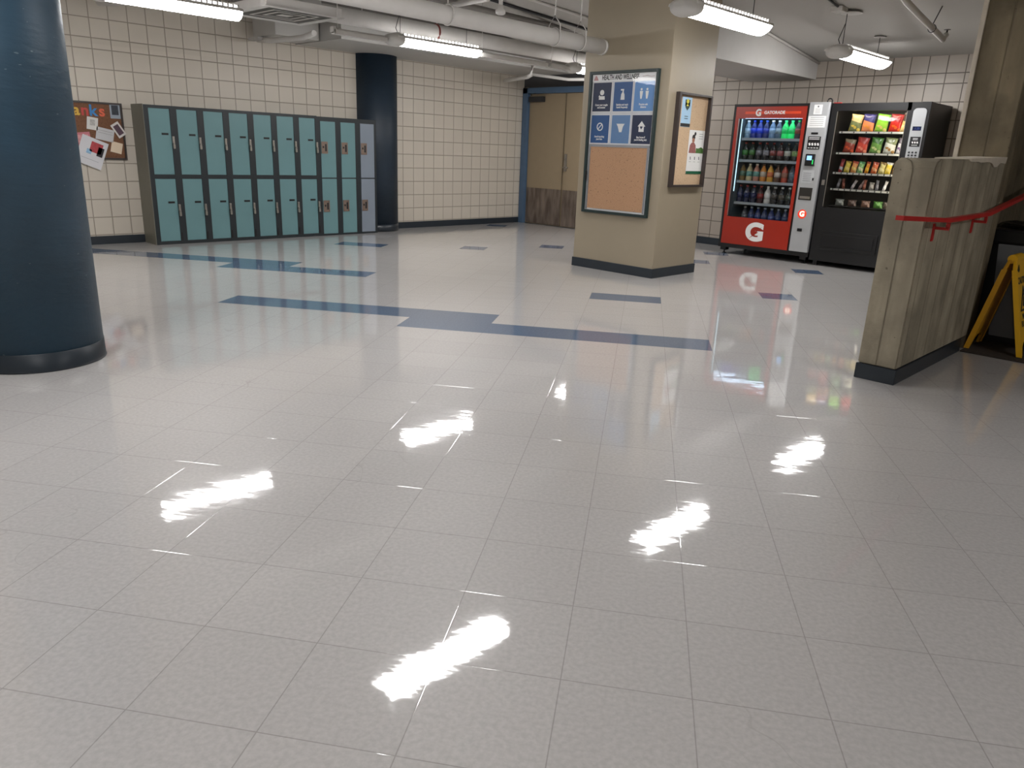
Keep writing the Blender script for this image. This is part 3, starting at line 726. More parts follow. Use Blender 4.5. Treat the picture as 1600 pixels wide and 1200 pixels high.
bm = nb(); prism(bm, [(6.43, 1.235), (6.56, 1.235), (6.545, 1.31), (6.515, 1.335), (6.47, 1.335), (6.44, 1.31)], 0, -2.797, -2.796); obj('checked_shirt', bm, plain('shirt_red', (150, 92, 88), .6, var=.3, scale=120), t)
bm = nb(); prism(bm, arc(6.495, 1.357, .024, 0, 330, 11), 0, -2.7965, -2.7955); obj('face', bm, plain('skin', (170, 120, 96), .6), t)
bm = nb(); prism(bm, arc(6.497, 1.385, .028, 0, 330, 11), 0, -2.797, -2.796); prism(bm, arc(6.52, 1.42, .018, 0, 330, 11), 0, -2.797, -2.796); obj('hair', bm, M_INK, t)
bm = nb(); prism(bm, [(6.56, 1.235), (6.695, 1.235), (6.695, 1.28), (6.65, 1.295), (6.60, 1.28), (6.56, 1.285)], 0, -2.797, -2.796); obj('greenery', bm, plain('leaf_green', (70, 110, 48), .6, var=.3, scale=60), t)
bm = nb()
for k in range(3): rotrect(bm, 'X', 6.63, 1.42-.022*k, .07, .004, 0, -2.797, -2.796)
for y in (6.47, 6.55, 6.63):
    rotrect(bm, 'X', y, 1.185, .014, .03, 10, -2.797, -2.796); rotrect(bm, 'X', y, 1.15, .04, .003, 0, -2.797, -2.796)
obj('print_lines', bm, M_GREYPRINT, t)

# cork board on the block wall at far left (plane x=-7.81)
wb = thing('wall_corkboard', 'brown cork board with paper letters on the block wall, left of the lockers', 'noticeboard', (-7.81, 2.1, .92))
bm = nb(); W0, W1, Z0, Z1 = 1.30, 2.765, .925, 1.525
for a in ((W0, W0+.02, Z0, Z1), (W1-.02, W1, Z0, Z1), (W0+.02, W1-.02, Z0, Z0+.02), (W0+.02, W1-.02, Z1-.02, Z1)): box(bm, -7.81, -7.785, a[0], a[1], a[2], a[3], .002)
obj('frame', bm, M_FRAMEB, wb)
bm = nb(); box(bm, -7.809, -7.80, W0+.02, W1-.02, Z0+.02, Z1-.02); obj('cork_panel', bm, M_CORKD, wb)
def lt(ch, y, z, col, nm):
    c = plain('letter_'+nm, col, .6)
    o = text('paper_letter', ch, .16, c, None, (-7.798, y, z), 'X', bold=.004, depth=.001)
    tag(o, '%s paper letter %s on the brown cork board' % (nm, ch), 'paper letter', 'paper letters on the cork board')
for ch, y, col, nm in (('T', 1.88, (200, 60, 60), 'red'), ('h', 1.99, (70, 130, 200), 'blue'), ('a', 2.30, (216, 176, 70), 'yellow'), ('n', 2.385, (190, 70, 64), 'brick red'), ('k', 2.465, (60, 130, 190), 'bright blue'), ('s', 2.555, (214, 96, 66), 'orange')):
    lt(ch, y, 1.43, col, nm)
def paper(y, z, w, h, ang, col, lab, d=0, prints=()):
    t = thing('pinned_paper', lab, 'paper', (-7.80, y, z), 'papers pinned on the cork board')
    bm = nb(); rotrect(bm, 'X', y, z, w, h, ang, -7.798+d, -7.796+d); s = obj('sheet', bm, plain('paper_%d_%d_%d' % col, col, .6, var=.02), t)
    if prints:
        for (dy, dz, pw, ph, pc) in prints:
            bm = nb(); c, sn = cos(radians(ang)), sin(radians(ang))
            rotrect(bm, 'X', y+dy*c-dz*sn, z+dy*sn+dz*c, pw, ph, ang, -7.796+d, -7.795+d); obj('print', bm, plain('print_%d_%d_%d' % pc, pc, .6, var=.25, scale=40), s)
paper(2.69, 1.44, .105, .155, 0, (150, 160, 172), 'grey photo sheet at the top right of the cork board', 0, [(0, .01, .07, .1, (50, 56, 66))])
paper(2.445, 1.30, .11, .13, -8, (212, 210, 206), 'small white card with a round sketch below the letters', 0, [(0, .01, .05, .06, (178, 176, 172))])
paper(2.70, 1.245, .095, .155, 32, (214, 208, 204), 'tilted white-bordered photo at the right edge of the cork board', .0145, [(0, 0, .06, .11, (84, 60, 74))])
paper(2.56, 1.19, .18, .13, -12, (196, 196, 198), 'pale sheet in the middle under the tilted photo', 0, [(0, .035, .15, .004, (150, 150, 150)), (0, .01, .15, .004, (150, 150, 150))])
paper(2.665, 1.055, .115, .115, -14, (226, 206, 180), 'cream square note at the lower right of the cork board', 0)
paper(2.40, 1.00, .27, .30, -22, (206, 206, 210), 'large white sheet with red and black picture overhanging the board', .0145, [(.03, .06, .12, .11, (170, 60, 66)), (.08, .03, .06, .10, (34, 26, 34)), (-.03, .0, .05, .05, (140, 180, 210)), (0, -.08, .18, .004, (150, 150, 156))])
paper(2.33, 1.14, .16, .13, 6, (196, 120, 128), 'pink and red patterned sheet beside the column', .003, [(0, 0, .12, .08, (208, 150, 150))])

# ------------------------------------------------------------------ drinks machine
Y0 = 8.66
dm = thing('drinks_machine', 'orange-red and black drinks vending machine with silver control panel', 'vending machine', (-3.0, 9.0, 0))
bm = nb()
box(bm, -3.603, -3.575, Y0, 9.36, .09, 1.852); box(bm, -2.65, -2.378, Y0+.015, 9.36, .09, 1.852)
box(bm, -3.575, -2.65, 9.30, 9.36, .09, 1.852); box(bm, -3.575, -2.65, Y0, 9.30, 1.82, 1.852); box(bm, -3.603, -2.378, Y0-.004, 9.30, .085, .137); box(bm, -2.65, -2.62, Y0-.002, Y0+.02, .137, 1.852)
obj('cabinet', bm, M_MBLACK, dm)
bm = nb(); box(bm, -3.575, -3.50, Y0+.06, 9.30, .44, 1.70); box(bm, -2.665, -2.65, Y0+.06, 9.30, .44, 1.70); box(bm, -3.50, -2.70, 9.20, 9.30, .44, 1.70); box(bm, -3.50, -2.70, Y0+.06, 9.2, 1.70, 1.74)
box(bm, -3.50, -2.70, Y0+.06, 9.20, .36, .40); obj('interior_liner', bm, M_INT, dm)
bm = nb()
box(bm, -3.566, -3.522, Y0-.01, Y0+.02, .137, 1.82); box(bm, -2.69, -2.65, Y0-.01, Y0+.02, .137, 1.82); box(bm, -3.522, -2.69, Y0-.01, Y0+.02, 1.685, 1.82); box(bm, -3.522, -2.69, Y0-.01, Y0+.02, .137, .482)
dd = obj('door', bm, M_ORANGE, dm)
bm = nb(); pane(bm, -3.522, -2.69, Y0+.005, .482, 1.685); obj('glass_pane', bm, M_GLASS, dd)
bm = nb(); box(bm, -3.52, -3.512, Y0-.012, Y0-.004, .49, 1.68); obj('window_trim', bm, M_STEEL, dd)
bm = nb(); rect(bm, 'Y', -3.44, -2.72, 1.735, 1.765, Y0-.0115, Y0-.010); obj('header_stripe', bm, plain('bright_orange', (226, 74, 36), .35), dd)
def G_logo(parent, x, z, s, dpt=Y0-.0115, mat=M_WHITE, bolt=True, sx=.95):
    text('g_emblem', 'G', s, mat, parent, (x, dpt, z), sx=sx, bold=s*.05, depth=.001)
    if bolt:
        bm = nb(); k = s*.42; prism(bm, [(x-k*.55, z-k*.62), (x+k*.05, z-k*.0), (x-k*.15, z+k*.0), (x+k*.75, z+k*.65), (x+k*.22, z+k*.1), (x+k*.42, z+k*.1)], 1, dpt-.003, dpt-.001); obj('bolt', bm, M_ORANGE, parent)
G_logo(dd, -3.108, .305, .30, sx=1.12)
G_logo(dd, -3.262, 1.747, .105, bolt=False)
text('wordmark', 'GATORADE', .05, M_WHITE, dd, (-3.052, Y0-.0125, 1.75), sx=1.0, bold=.0018)
# silver control column
bm = nb(); box(bm, -2.617, -2.385, Y0-.03, Y0+.02, .14, 1.86, .006); cp = obj('control_panel', bm, M_SILVER, dm)
FY = Y0-.031
bm = nb(); rect(bm, 'Y', -2.56, -2.462, 1.727, 1.832, FY-.001, FY); n1 = obj('small_notice', bm, M_WHITE, cp)
bm = nb(); rect(bm, 'Y', -2.612, -2.402, 1.58, 1.708, FY-.001, FY); n2 = obj('large_notice', bm, M_WHITE, cp)
bm = nb()
for k in range(4): rect(bm, 'Y', -2.54, -2.48, 1.785-.014*k, 1.788-.014*k, FY-.002, FY-.001)
disc_ = arc(-2.51, 1.812, .01, 0, 330, 11); prism(bm, disc_, 1, FY-.002, FY-.001)
for k in range(5): rect(bm, 'Y', -2.585, -2.425, 1.69-.022*k, 1.694-.022*k, FY-.002, FY-.001)
obj('notice_print', bm, M_GREYPRINT, n2)
bm = nb(); rect(bm, 'Y', -2.55, -2.468, 1.505, 1.527, FY-.002, FY); obj('display_slot', bm, M_BLACK, cp)
bm = nb(); rect(bm, 'Y', -2.578, -2.425, 1.338, 1.482, FY-.003, FY); kp = obj('payment_sign', bm, M_BLACK, cp)
bm = nb()
for k, z in enumerate((1.465, 1.448)): rect(bm, 'Y', -2.565, -2.44, z, z+.006, FY-.004, FY-.003)
for k in range(4): rotrect(bm, 'Y', -2.55+.034*k, 1.395, .02, .03, 20, FY-.004, FY-.003)
for k in range(4): rect(bm, 'Y', -2.565+.034*k, -2.542+.034*k, 1.35, 1.358, FY-.004, FY-.003)
obj('payment_print', bm, M_WHITE, kp)
bm = nb(); box(bm, -2.565, -2.455, FY-.03, FY, 1.15, 1.285, .006); cr = obj('card_reader', bm, M_BLACK, cp)
bm = nb(); rect(bm, 'Y', -2.545, -2.485, 1.215, 1.265, FY-.032, FY-.030); obj('screen', bm, emis('reader_screen', (150, 200, 255), 1.6), cr)
bm = nb(); rect(bm, 'Y', -2.475, -2.465, 1.17, 1.22, FY-.032, FY-.030); obj('status_lamp', bm, emis('reader_green', (60, 255, 120), 1.2), cr)
bm = nb(); rect(bm, 'Y', -2.585, -2.44, .955, 1.10, FY-.002, FY); bp = obj('bill_panel', bm, plain('light_silver', (190, 192, 194), .4, .2), cp)
bm = nb()
for k in range(5): rect(bm, 'Y', -2.572, -2.475, .975+.022*k, .981+.022*k, FY-.003, FY-.002)
obj('bill_ribs', bm, M_GREYPRINT, bp)
bm = nb(); box(bm, -2.452, -2.436, FY-.012, FY, .985, 1.015, .003); obj('coin_lever', bm, M_BLACK, cp)
bm = nb(); rect(bm, 'Y', -2.59, -2.432, .756, .90, FY-.003, FY); cc_ = obj('coin_return', bm, plain('dark_chrome', (70, 68, 66), .25, .6), cp)
bm = nb(); rect(bm, 'Y', -2.575, -2.448, .77, .80, FY-.006, FY-.003); obj('coin_flap', bm, M_STEEL, cc_)
bm = nb(); prism(bm, arc(-2.514, .59, .054, 0, 345, 23), 1, FY-.003, FY); rg = obj('round_badge', bm, glow('badge_red', (226, 60, 34), .5), cp)
text('g_emblem', 'G', .085, glow('badge_white', (255, 240, 220), .9), rg, (-2.514, FY-.0035, .59), bold=.004)
bm = nb(); box(bm, -2.545, -2.485, FY-.008, FY, .385, .42, .003); obj('lock_cover', bm, M_BLACK, cp)
bm = nb(); ring(bm, (-2.42, Y0+.05, 1.875), (0, 1, 0), .028, .008, 14); obj('top_ring', bm, M_BLACK, dm)
for x in (-3.55, -2.46):
    for y in (Y0+.05, 9.28):
        bm = nb(); box(bm, x-.03, x+.05, y-.03, y+.05, .045, .088); lathe(bm, [(.03, 0), (.03, .008), (.009, .012), (.009, .046)], x+.01, y+.01, 0, 12); obj('leg', bm, M_BLACK, dm)
SHZ = [1.452, 1.19, .932, .665, .40]
for z in SHZ:
    bm = nb(); box(bm, -3.50, -2.70, Y0+.10, Y0+.42, z-.008, z)
    s = obj('shelf', bm, M_SHELF, dm)
    if z > .45:
        bm = nb(); box(bm, -3.50, -2.70, Y0+.085, Y0+.10, z-.026, z+.006); obj('price_rail', bm, M_SHELF, s)
bm = nb(); box(bm, -3.499, -3.491, Y0+.03, Y0+.04, .8, 1.68); obj('light_tube', bm, emis('cool_tube_dim', (190, 225, 240), 1.6), dm)
bm = nb(); box(bm, -3.48, -2.71, Y0+.065, Y0+.09, 1.688, 1.698); obj('light_tube', bm, emis('cool_tube', (205, 230, 255), 12), dm)
bm = nb(); box(bm, -2.680, -2.668, Y0+.024, Y0+.036, .5, 1.68); obj('light_tube', bm, emis('cool_tube_side', (205, 230, 255), 2.5), dm)

# bottles: one prototype, copied
def make_bottle():
    t = thing('drink_bottle', 'x', 'bottle', (0, 0, 0))
    bm = nb(); lathe(bm, [(.036, 0), (.040, .006), (.040, .05), (.036, .07), (.040, .095), (.040, .128), (.028, .162), (.0155, .185), (.0155, .197)], 0, 0, 0, 14); obj('body', bm, M_WHITE, t)
    bm = nb(); lathe(bm, [(.0406, .062), (.0406, .122)], 0, 0, 0, 14); obj('label_wrap', bm, M_WHITE, t)
    bm = nb(); lathe(bm, [(.018, .195), (.018, .216)], 0, 0, 0, 12); obj('cap', bm, M_WHITE, t)
    return t
def pm(c, r=.18): return plain('drink_%d_%d_%d' % c, c, r, var=.05, coat=.4)
def bmat(c): return pm(c)
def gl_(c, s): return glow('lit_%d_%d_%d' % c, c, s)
DR = [  # body colour, label colour, cap colour, words
 [((110,140,160),(150,180,200),(220,230,240),'clear blue-tinted'), ((26,44,120),(30,60,190),(30,60,200),'royal blue'), ((28,48,130),(40,70,200),(40,80,210),'deep blue'), ((26,40,96),(30,50,150),(60,100,210),'navy'),
  ((90,120,150),(130,160,190),(230,240,245),'grey-blue'), ((70,90,110),(120,140,150),(230,240,245),'smoky grey'), ((30,200,100),(20,160,80),(60,230,140),'bright green'), ((34,214,110),(20,170,86),(60,230,140),'vivid green'), ((60,56,56),(120,60,50),(40,150,80),'dull brown green-capped')],
 [((30,44,34),(60,130,56),(150,60,50),'dark bottle with bright green label'), ((34,46,36),(70,120,60),(150,60,50),'dark bottle with olive green label'), ((26,28,32),(120,120,126),(150,60,54),'black bottle with grey label'), ((28,28,32),(140,140,146),(150,60,54),'black bottle with pale grey label'),
  ((34,26,26),(130,60,56),(120,40,40),'dark bottle with dull red label'), ((36,26,26),(160,90,90),(90,40,36),'dark bottle with pink label'), ((30,30,28),(190,190,180),(70,66,60),'dark bottle with white label'), ((28,34,28),(120,150,90),(60,60,56),'dark bottle with pale green label')],
 [((120,96,50),(90,120,100),(70,66,60),'murky gold bottle with teal label'), ((190,180,140),(90,150,140),(220,214,190),'cream bottle with teal label'), ((180,130,110),(100,160,150),(200,190,170),'peach bottle with teal label'), ((200,130,50),(190,180,160),(90,60,40),'amber bottle with beige label'),
  ((214,160,60),(200,110,60),(90,70,50),'golden bottle with orange label'), ((90,60,40),(190,180,170),(60,50,44),'brown bottle with pale label'), ((170,70,50),(150,100,80),(60,50,50),'rust red bottle with brown label'), ((60,70,80),(90,110,120),(50,50,56),'slate bottle with grey label')],
 [((24,34,70),(30,44,90),(130,40,36),'navy bottle with dark red cap'), ((22,30,64),(26,40,84),(140,44,40),'navy bottle with brick red cap'), ((20,30,60),(24,36,80),(160,70,60),'midnight bottle with pale red cap'), ((60,26,30),(120,30,30),(170,60,50),'maroon bottle with red cap'),
  ((200,200,196),(210,210,208),(220,220,216),'all white bottle'), ((34,34,36),(70,66,60),(214,212,206),'black bottle with ivory cap'), ((34,36,38),(80,76,66),(220,220,214),'charcoal bottle with white cap'), ((34,38,36),(60,70,60),(206,206,200),'dark green bottle with white cap')],
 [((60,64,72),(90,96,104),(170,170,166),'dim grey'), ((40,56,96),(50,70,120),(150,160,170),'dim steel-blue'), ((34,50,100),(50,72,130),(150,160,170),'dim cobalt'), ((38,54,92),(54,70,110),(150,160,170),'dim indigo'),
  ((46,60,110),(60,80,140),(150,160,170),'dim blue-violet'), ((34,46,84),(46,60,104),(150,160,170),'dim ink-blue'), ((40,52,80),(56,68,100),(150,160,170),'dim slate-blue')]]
rown = ['top', 'second', 'third', 'fourth', 'bottom']
nth = ['first', 'second', 'third', 'fourth', 'fifth', 'sixth', 'seventh', 'eighth', 'ninth']
pb = make_bottle(); used = False
for r, row in enumerate(DR):
    n = len(row); z = SHZ[r]
    for i, (b_, l_, c_, w) in enumerate(row):
        x = -3.46+.665*i/(n-1) if r < 4 else -3.36+.55*i/(n-1)
        o = pb if not used else copy_tree(pb); used = True
        o.location = (x, Y0+.15, z)
        tw = w if 'bottle' in w else w+' bottle'
        o['label'] = '%s, %s from left on the drinks machine %s shelf' % (tw, nth[i], rown[r]); o['group'] = 'drinks on the %s shelf' % rown[r]
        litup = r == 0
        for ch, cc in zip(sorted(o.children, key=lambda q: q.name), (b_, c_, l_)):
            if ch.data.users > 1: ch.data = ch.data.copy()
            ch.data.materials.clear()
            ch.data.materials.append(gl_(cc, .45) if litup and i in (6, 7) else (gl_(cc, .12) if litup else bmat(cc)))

# ------------------------------------------------------------------ snack machine
sm = thing('snack_machine', 'black snack vending machine with glass front and silver keypad strip', 'vending machine', (-1.84, 9.0, 0))
X0, X1 = -2.362, -1.308
bm = nb()
box(bm, X0, -2.286, Y0, 9.38, .06, 1.846); box(bm, -1.50, X1, Y0, 9.38, .06, 1.846); box(bm, -1.54, -1.50, Y0, Y0+.015, .06, 1.846); box(bm, -2.286, -1.54, 9.28, 9.38, .06, 1.846)
box(bm, -2.286, -1.50, Y0+.0, Y0+.05, 1.765, 1.846); box(bm, -2.286, -1.50, Y0+.05, 9.28, 1.815, 1.846); box(bm, -2.286, -1.50, Y0+.015, 9.28, .06, .69); box(bm, -2.286, -1.54, Y0, Y0+.015, .06, .69)
obj('cabinet', bm, M_MBLACK, sm)
bm = nb(); box(bm, X1-.09, X1+.004, Y0-.012, Y0+.03, .08, 1.85, .004); obj('door_edge', bm, M_BLACK, sm)
bm = nb(); box(bm, -2.25, -1.60, Y0-.014, Y0, .20, .42, .006); box(bm, -2.22, -1.64, Y0-.022, Y0-.012, .24, .38, .004); obj('delivery_flap', bm, M_BLACK, sm)
bm = nb(); pane(bm, -2.286, -1.54, Y0+.004, .69, 1.765); obj('glass_pane', bm, M_GLASS, sm)
bm = nb(); box(bm, -2.294, -2.286, Y0-.004, Y0, .70, 1.757); obj('window_trim', bm, M_STEEL, sm)
bm = nb(); box(bm, -1.54, -1.535, Y0-.003, Y0, .70, 1.757); obj('window_trim', bm, M_STEEL, sm)
bm = nb(); box(bm, -2.286, -1.54, 9.20, 9.28, .69, 1.765); obj('interior_liner', bm, M_BLACK, sm)
bm = nb(); prism(bm, arc(-1.43, 1.745, .04, 180, 90, 5)+arc(-1.375, 1.745, .04, 90, 0, 5)+[(-1.335, .90), (-1.47, .90)], 1, Y0-.02, Y0, .0015); kpn = obj('keypad_strip', bm, M_SILVER, sm)
bm = nb(); rect(bm, 'Y', -1.447, -1.36, 1.557, 1.60, Y0-.023, Y0-.02); dsp = obj('display', bm, plain('display_navy', (20, 28, 60), .2), kpn)
text('readout', '1.25', .03, emis('display_blue', (80, 110, 200), .6), dsp, (-1.40, Y0-.0235, 1.578))
bm = nb(); rect(bm, 'Y', -1.45, -1.345, 1.393, 1.495, Y0-.023, Y0-.02); ps = obj('payment_sign', bm, M_BLACK, kpn)
bm = nb()
for z, w in ((1.475, .05), (1.462, .05), (1.406, .06)): rect(bm, 'Y', -1.398-w/2, -1.398+w/2, z, z+.005, Y0-.024, Y0-.023)
for k in range(3): rotrect(bm, 'Y', -1.42+.024*k, 1.436, .014, .02, 25, Y0-.024, Y0-.023)
obj('payment_print', bm, M_WHITE, ps)
bm = nb()
for r in range(4):
    for c in range(3): prism(bm, arc(-1.437+.035*c, 1.333-.030*r, .0105, 0, 330, 11), 1, Y0-.026, Y0-.02)
obj('keypad_buttons', bm, plain('key_dark', (40, 42, 46), .4), kpn)
bm = nb(); box(bm, -2.345, -2.31, Y0-.012, Y0, .94, 1.0, .003); obj('door_lock', bm, M_STEEL, sm)
bm = nb(); box(bm, -2.355, -2.27, Y0+.01, Y0+.04, 1.846, 1.856, .002); obj('red_tag', bm, plain('tag_red', (150, 30, 30), .5), sm)
for x in (-2.33, -1.39):
    for y in (Y0+.05, 9.28):
        bm = nb(); box(bm, x, x+.05, y, y+.05, 0, .062, .003); obj('leg', bm, M_BLACK, sm)
TZ = [1.545, 1.312, 1.090, .905, .712]
for k, z in enumerate(TZ):
    bm = nb(); box(bm, -2.28, -1.545, Y0+.12, Y0+.5, z-.008, z); s = obj('tray', bm, M_DARKSTEEL, sm)
    if k < 4:
        bm = nb(); box(bm, -2.28, -1.545, Y0+.108, Y0+.12, z-.018, z+.003); obj('tray_edge', bm, plain('bright_edge', (196, 196, 190), .4, .2), s)
        bm = nb()
        for q in range(11 if k > 1 else 6): xx = -2.25+.69*q/(10 if k > 1 else 5); box(bm, xx-.006, xx+.006, Y0+.106, Y0+.108, z-.016, z+.001)
        obj('price_tag', bm, M_INK, s)
bm = nb(); box(bm, -1.528, -1.512, Y0+.022, Y0+.036, .72, 1.75); obj('light_tube', bm, emis('warm_tube', (255, 240, 215), 22), sm)
bm = nb(); box(bm, -2.27, -1.56, Y0+.055, Y0+.075, 1.795, 1.808); obj('light_tube', bm, emis('warm_tube_top', (255, 240, 215), 26), sm)

def bag_bm(w, h, d, n=8, mm=10):
    bm = nb(); F = []; 
    for side in (-1, 1):
        G = []
        for j in range(mm+1):
            v = j/mm; row = []
            for i in range(n+1):
                u = i/n*2-1; env = max(0, (1-u**4))*max(0, sin(pi*min(1, max(0, (v-.06)/.88))))**.6
                wig = .004*sin(9*v+u*5)*(1-env)
                ww = w/2*(1-.10*sin(pi*v)**.8)
                row.append(bm.verts.new((u*ww, side*(d/2*env+.001)+wig, v*h)))
            G.append(row)
        for j in range(mm):
            for i in range(n):
                f = bm.faces.new((G[j][i], G[j][i+1], G[j+1][i+1], G[j+1][i])); f.smooth = True
        F.append(G)
    A, B = F
    for j in range(mm):
        bm.faces.new((A[j][0], A[j+1][0], B[j+1][0], B[j][0])); bm.faces.new((A[j][n], B[j][n], B[j+1][n], A[j+1][n]))
    for i in range(n):
        bm.faces.new((A[0][i], B[0][i], B[0][i+1], A[0][i+1])); bm.faces.new((A[mm][i], A[mm][i+1], B[mm][i+1], B[mm][i]))
    return bm
def snack(name, label, cat, group, x, z, w, h, d, c1, c2, c3, lean=0, yaw=0, seal=True):
    bm = bag_bm(w, h, d)
    bm.transform(Matrix.Translation((x, Y0+.16, z+.002)) @ Matrix.Rotation(radians(lean), 4, 'Y') @ Matrix.Rotation(radians(yaw), 4, 'Z'))
    mt = bag_mat('pack_'+label[:18].replace(' ', '_'), c1, c2, c3)
    o = obj(name, bm, mt, at=(x, Y0+.16, z)); tag(o, label, cat, group)
    if seal:
        bm = nb(); box(bm, -w/2*.97, w/2*.97, -.004, .004, h-.012, h+.001)
        bm.transform(Matrix.Translation((x, Y0+.16, z+.002)) @ Matrix.Rotation(radians(lean), 4, 'Y') @ Matrix.Rotation(radians(yaw), 4, 'Z'))
        obj('seal', bm, plain('seal_%d_%d_%d' % c2, c2, .35, coat=.3), o)
    return o
g1 = 'chip bags on the top tray'; z = TZ[0]
R1 = [(-2.135, (120, 128, 84), (226, 196, 140), (230, 200, 90), 'cream-topped green chip bag'), (-1.99, (232, 142, 92), (54, 50, 120), (238, 150, 60), 'orange chip bag with purple top'),
      (-1.845, (150, 206, 60), (120, 200, 30), (226, 206, 120), 'lime green chip bag'), (-1.69, (196, 36, 28), (150, 20, 22), (226, 100, 30), 'bright red chip bag'), (-1.59, (200, 170, 110), (70, 50, 40), (226, 206, 150), 'tan bag half hidden at the right')]
for i, (x, a, b_, c, w) in enumerate(R1):
    snack('chip_bag', '%s on the top tray of the snack machine' % w, 'chip bag', g1, x, z, .14 if i < 4 else .09, .188 if i < 4 else .20, .05, a, b_, c, lean=4 if i % 2 else 7, yaw=0 if i < 4 else 30)
R2 = [(-2.165, (150, 60, 46), (120, 110, 90), (220, 90, 50), 'brownish red small bag'), (-2.02, (206, 70, 52), (150, 40, 34), (236, 140, 110), 'coral red bag'), (-1.865, (110, 156, 74), (60, 110, 44), (206, 216, 150), 'mid green bag'),
      (-1.715, (216, 218, 206), (120, 130, 90), (160, 120, 60), 'white bag with a brown spot'), (-1.595, (200, 200, 206), (90, 80, 90), (120, 90, 140), 'pale grey bag at the right edge')]
for i, (x, a, b_, c, w) in enumerate(R2):
    snack('chip_bag', '%s on the second tray of the snack machine' % w, 'chip bag', 'bags on the second tray', x, TZ[1], .132 if i < 4 else .09, .15 if i == 0 else .172, .05, a, b_, c, lean=6)
R3 = [(-2.222, (150, 36, 44), (120, 20, 30), (200, 200, 210), 'dark red slim pack'), (-2.15, (206, 186, 70), (160, 130, 50), (226, 206, 120), 'yellow cookie pack'), (-2.07, (220, 150, 80), (170, 70, 50), (236, 206, 120), 'orange and tan pack'), (-1.995, (130, 180, 110), (60, 130, 80), (226, 226, 180), 'pale green pack'),
      (-1.922, (216, 140, 30), (150, 60, 30), (240, 190, 60), 'amber narrow pack'), (-1.84, (206, 100, 50), (150, 60, 40), (230, 170, 120), 'burnt orange pack'), (-1.76, (200, 186, 110), (140, 110, 50), (230, 220, 160), 'straw coloured pack'), (-1.69, (224, 196, 60), (200, 200, 196), (230, 210, 120), 'bright yellow pack with white top'), (-1.61, (120, 90, 60), (90, 60, 40), (180, 150, 100), 'brown pack')]
for i, (x, a, b_, c, w) in enumerate(R3):
    snack('snack_pack', '%s on the third tray of the snack machine' % w, 'snack pack', 'packs on the third tray', x, TZ[2], .07 if i not in (0, 4) else .045, .13 if i != 0 else .15, .035, a, b_, c, lean=9)
R4 = [(-2.222, (90, 90, 96), 12, 'grey candy bar'), (-2.15, (110, 50, 34), -6, 'brown candy bar'), (-2.055, (150, 146, 150), 24, 'silver candy bar leaning right'), (-1.97, (110, 84, 80), 26, 'mauve candy bar leaning right'), (-1.915, (140, 70, 50), 5, 'copper candy bar'), (-1.835, (150, 146, 140), 4, 'short wide grey candy pack'), (-1.77, (120, 120, 128), 0, 'blue-grey candy bar'), (-1.695, (216, 214, 210), 14, 'white candy bar'), (-1.62, (90, 70, 60), 8, 'dark candy bar at the right edge')]
for i, (x, a, le, w) in enumerate(R4):
    snack('candy_bar', '%s on the fourth tray of the snack machine' % w, 'candy bar', 'candy bars on the fourth tray', x, TZ[3], .055 if i == 5 else .034, .09 if i == 5 else .118, .018, a, tuple(int(v*.6) for v in a), tuple(min(255, v+50) for v in a), lean=le, seal=False)
R5 = [(-2.165, (130, 134, 128), (60, 66, 70), 'grey printed gum pack'), (-2.02, (96, 74, 66), (70, 50, 44), 'brown striped pack'), (-1.865, (130, 96, 80), (80, 84, 60), 'brown and green pack'), (-1.725, (84, 140, 60), (200, 200, 170), 'green pack'), (-1.62, (90, 80, 70), (60, 60, 60), 'dull dark pack')]
for i, (x, a, b_, w) in enumerate(R5):
    snack('snack_pack', '%s on the bottom tray of the snack machine' % w, 'snack pack', 'packs on the bottom tray', x, TZ[4], .105, .075, .03, a, b_, tuple(min(255, v+60) for v in a), lean=0, seal=False)

# ------------------------------------------------------------------ handrail
hr = thing('handrail', 'red painted metal handrail bracketed to the concrete wall', 'handrail', (.28, 4.2, .9))
pts = [(.28, 3.41, .957), (.28, 4.16, .92), (.28, 4.945, .93), (.28, 5.78, 1.022), (.28, 7.4, 1.25)]
bm = nb()
for a, b_ in zip(pts, pts[1:]):
    w, h = .018, .011
    vs = []
    for p in (a, b_):
        vs.append([bm.verts.new((p[0]+dx, p[1], p[2]+dz)) for dx, dz in ((-w, -h), (w, -h), (w, h), (-w, h))])
    A, B = vs
    for k in range(4): bm.faces.new((A[k], A[(k+1) % 4], B[(k+1) % 4], B[k]))
    bm.faces.new(A[::-1]); bm.faces.new(B)
obj('rail', bm, M_RED, hr)
for y, z in ((4.19, .92), (4.93, .93), (6.2, 1.08)):
    bm = nb(); box(bm, .208, .218, y-.015, y+.015, z-.12, z-.025, .002); box(bm, .214, .288, y-.009, y+.009, z-.055, z-.04); box(bm, .273, .289, y-.009, y+.009, z-.045, z-.015); obj('bracket', bm, M_RED, hr)

# ------------------------------------------------------------------ mat, bin, sign
bm = nb(); box(bm, .222, 2.4, 5.27, 7.2, 0, .010, .002); o = obj('floor_mat', bm, M_MAT, at=(1.2, 6.2, 0)); tag(o, 'dark brown floor mat under the bin and caution sign', 'floor mat')
tb = thing('waste_bin', 'grey waste bin with black rim beside the concrete wall, behind the caution sign', 'bin', (.6, 6.1, .01))
bm = nb(); prism(bm, [(.27, .06), (.93, .06), (.96, .70), (.205, .70)], 1, 5.735, 5.76, .004); obj('front_panel', bm, M_GREYBIN, tb)
bm = nb(); prism(bm, [(.17, .012), (.93, .012), (.97, .70), (.125, .70)], 1, 5.76, 6.35, .01); obj('body', bm, M_BLACK, tb)
bm = nb(); box(bm, .12, .98, 5.73, 6.38, .695, .80, .02); obj('black_rim', bm, M_BLACK, tb)
bm = nb(); random.seed(5)
vs = [];  n = 26
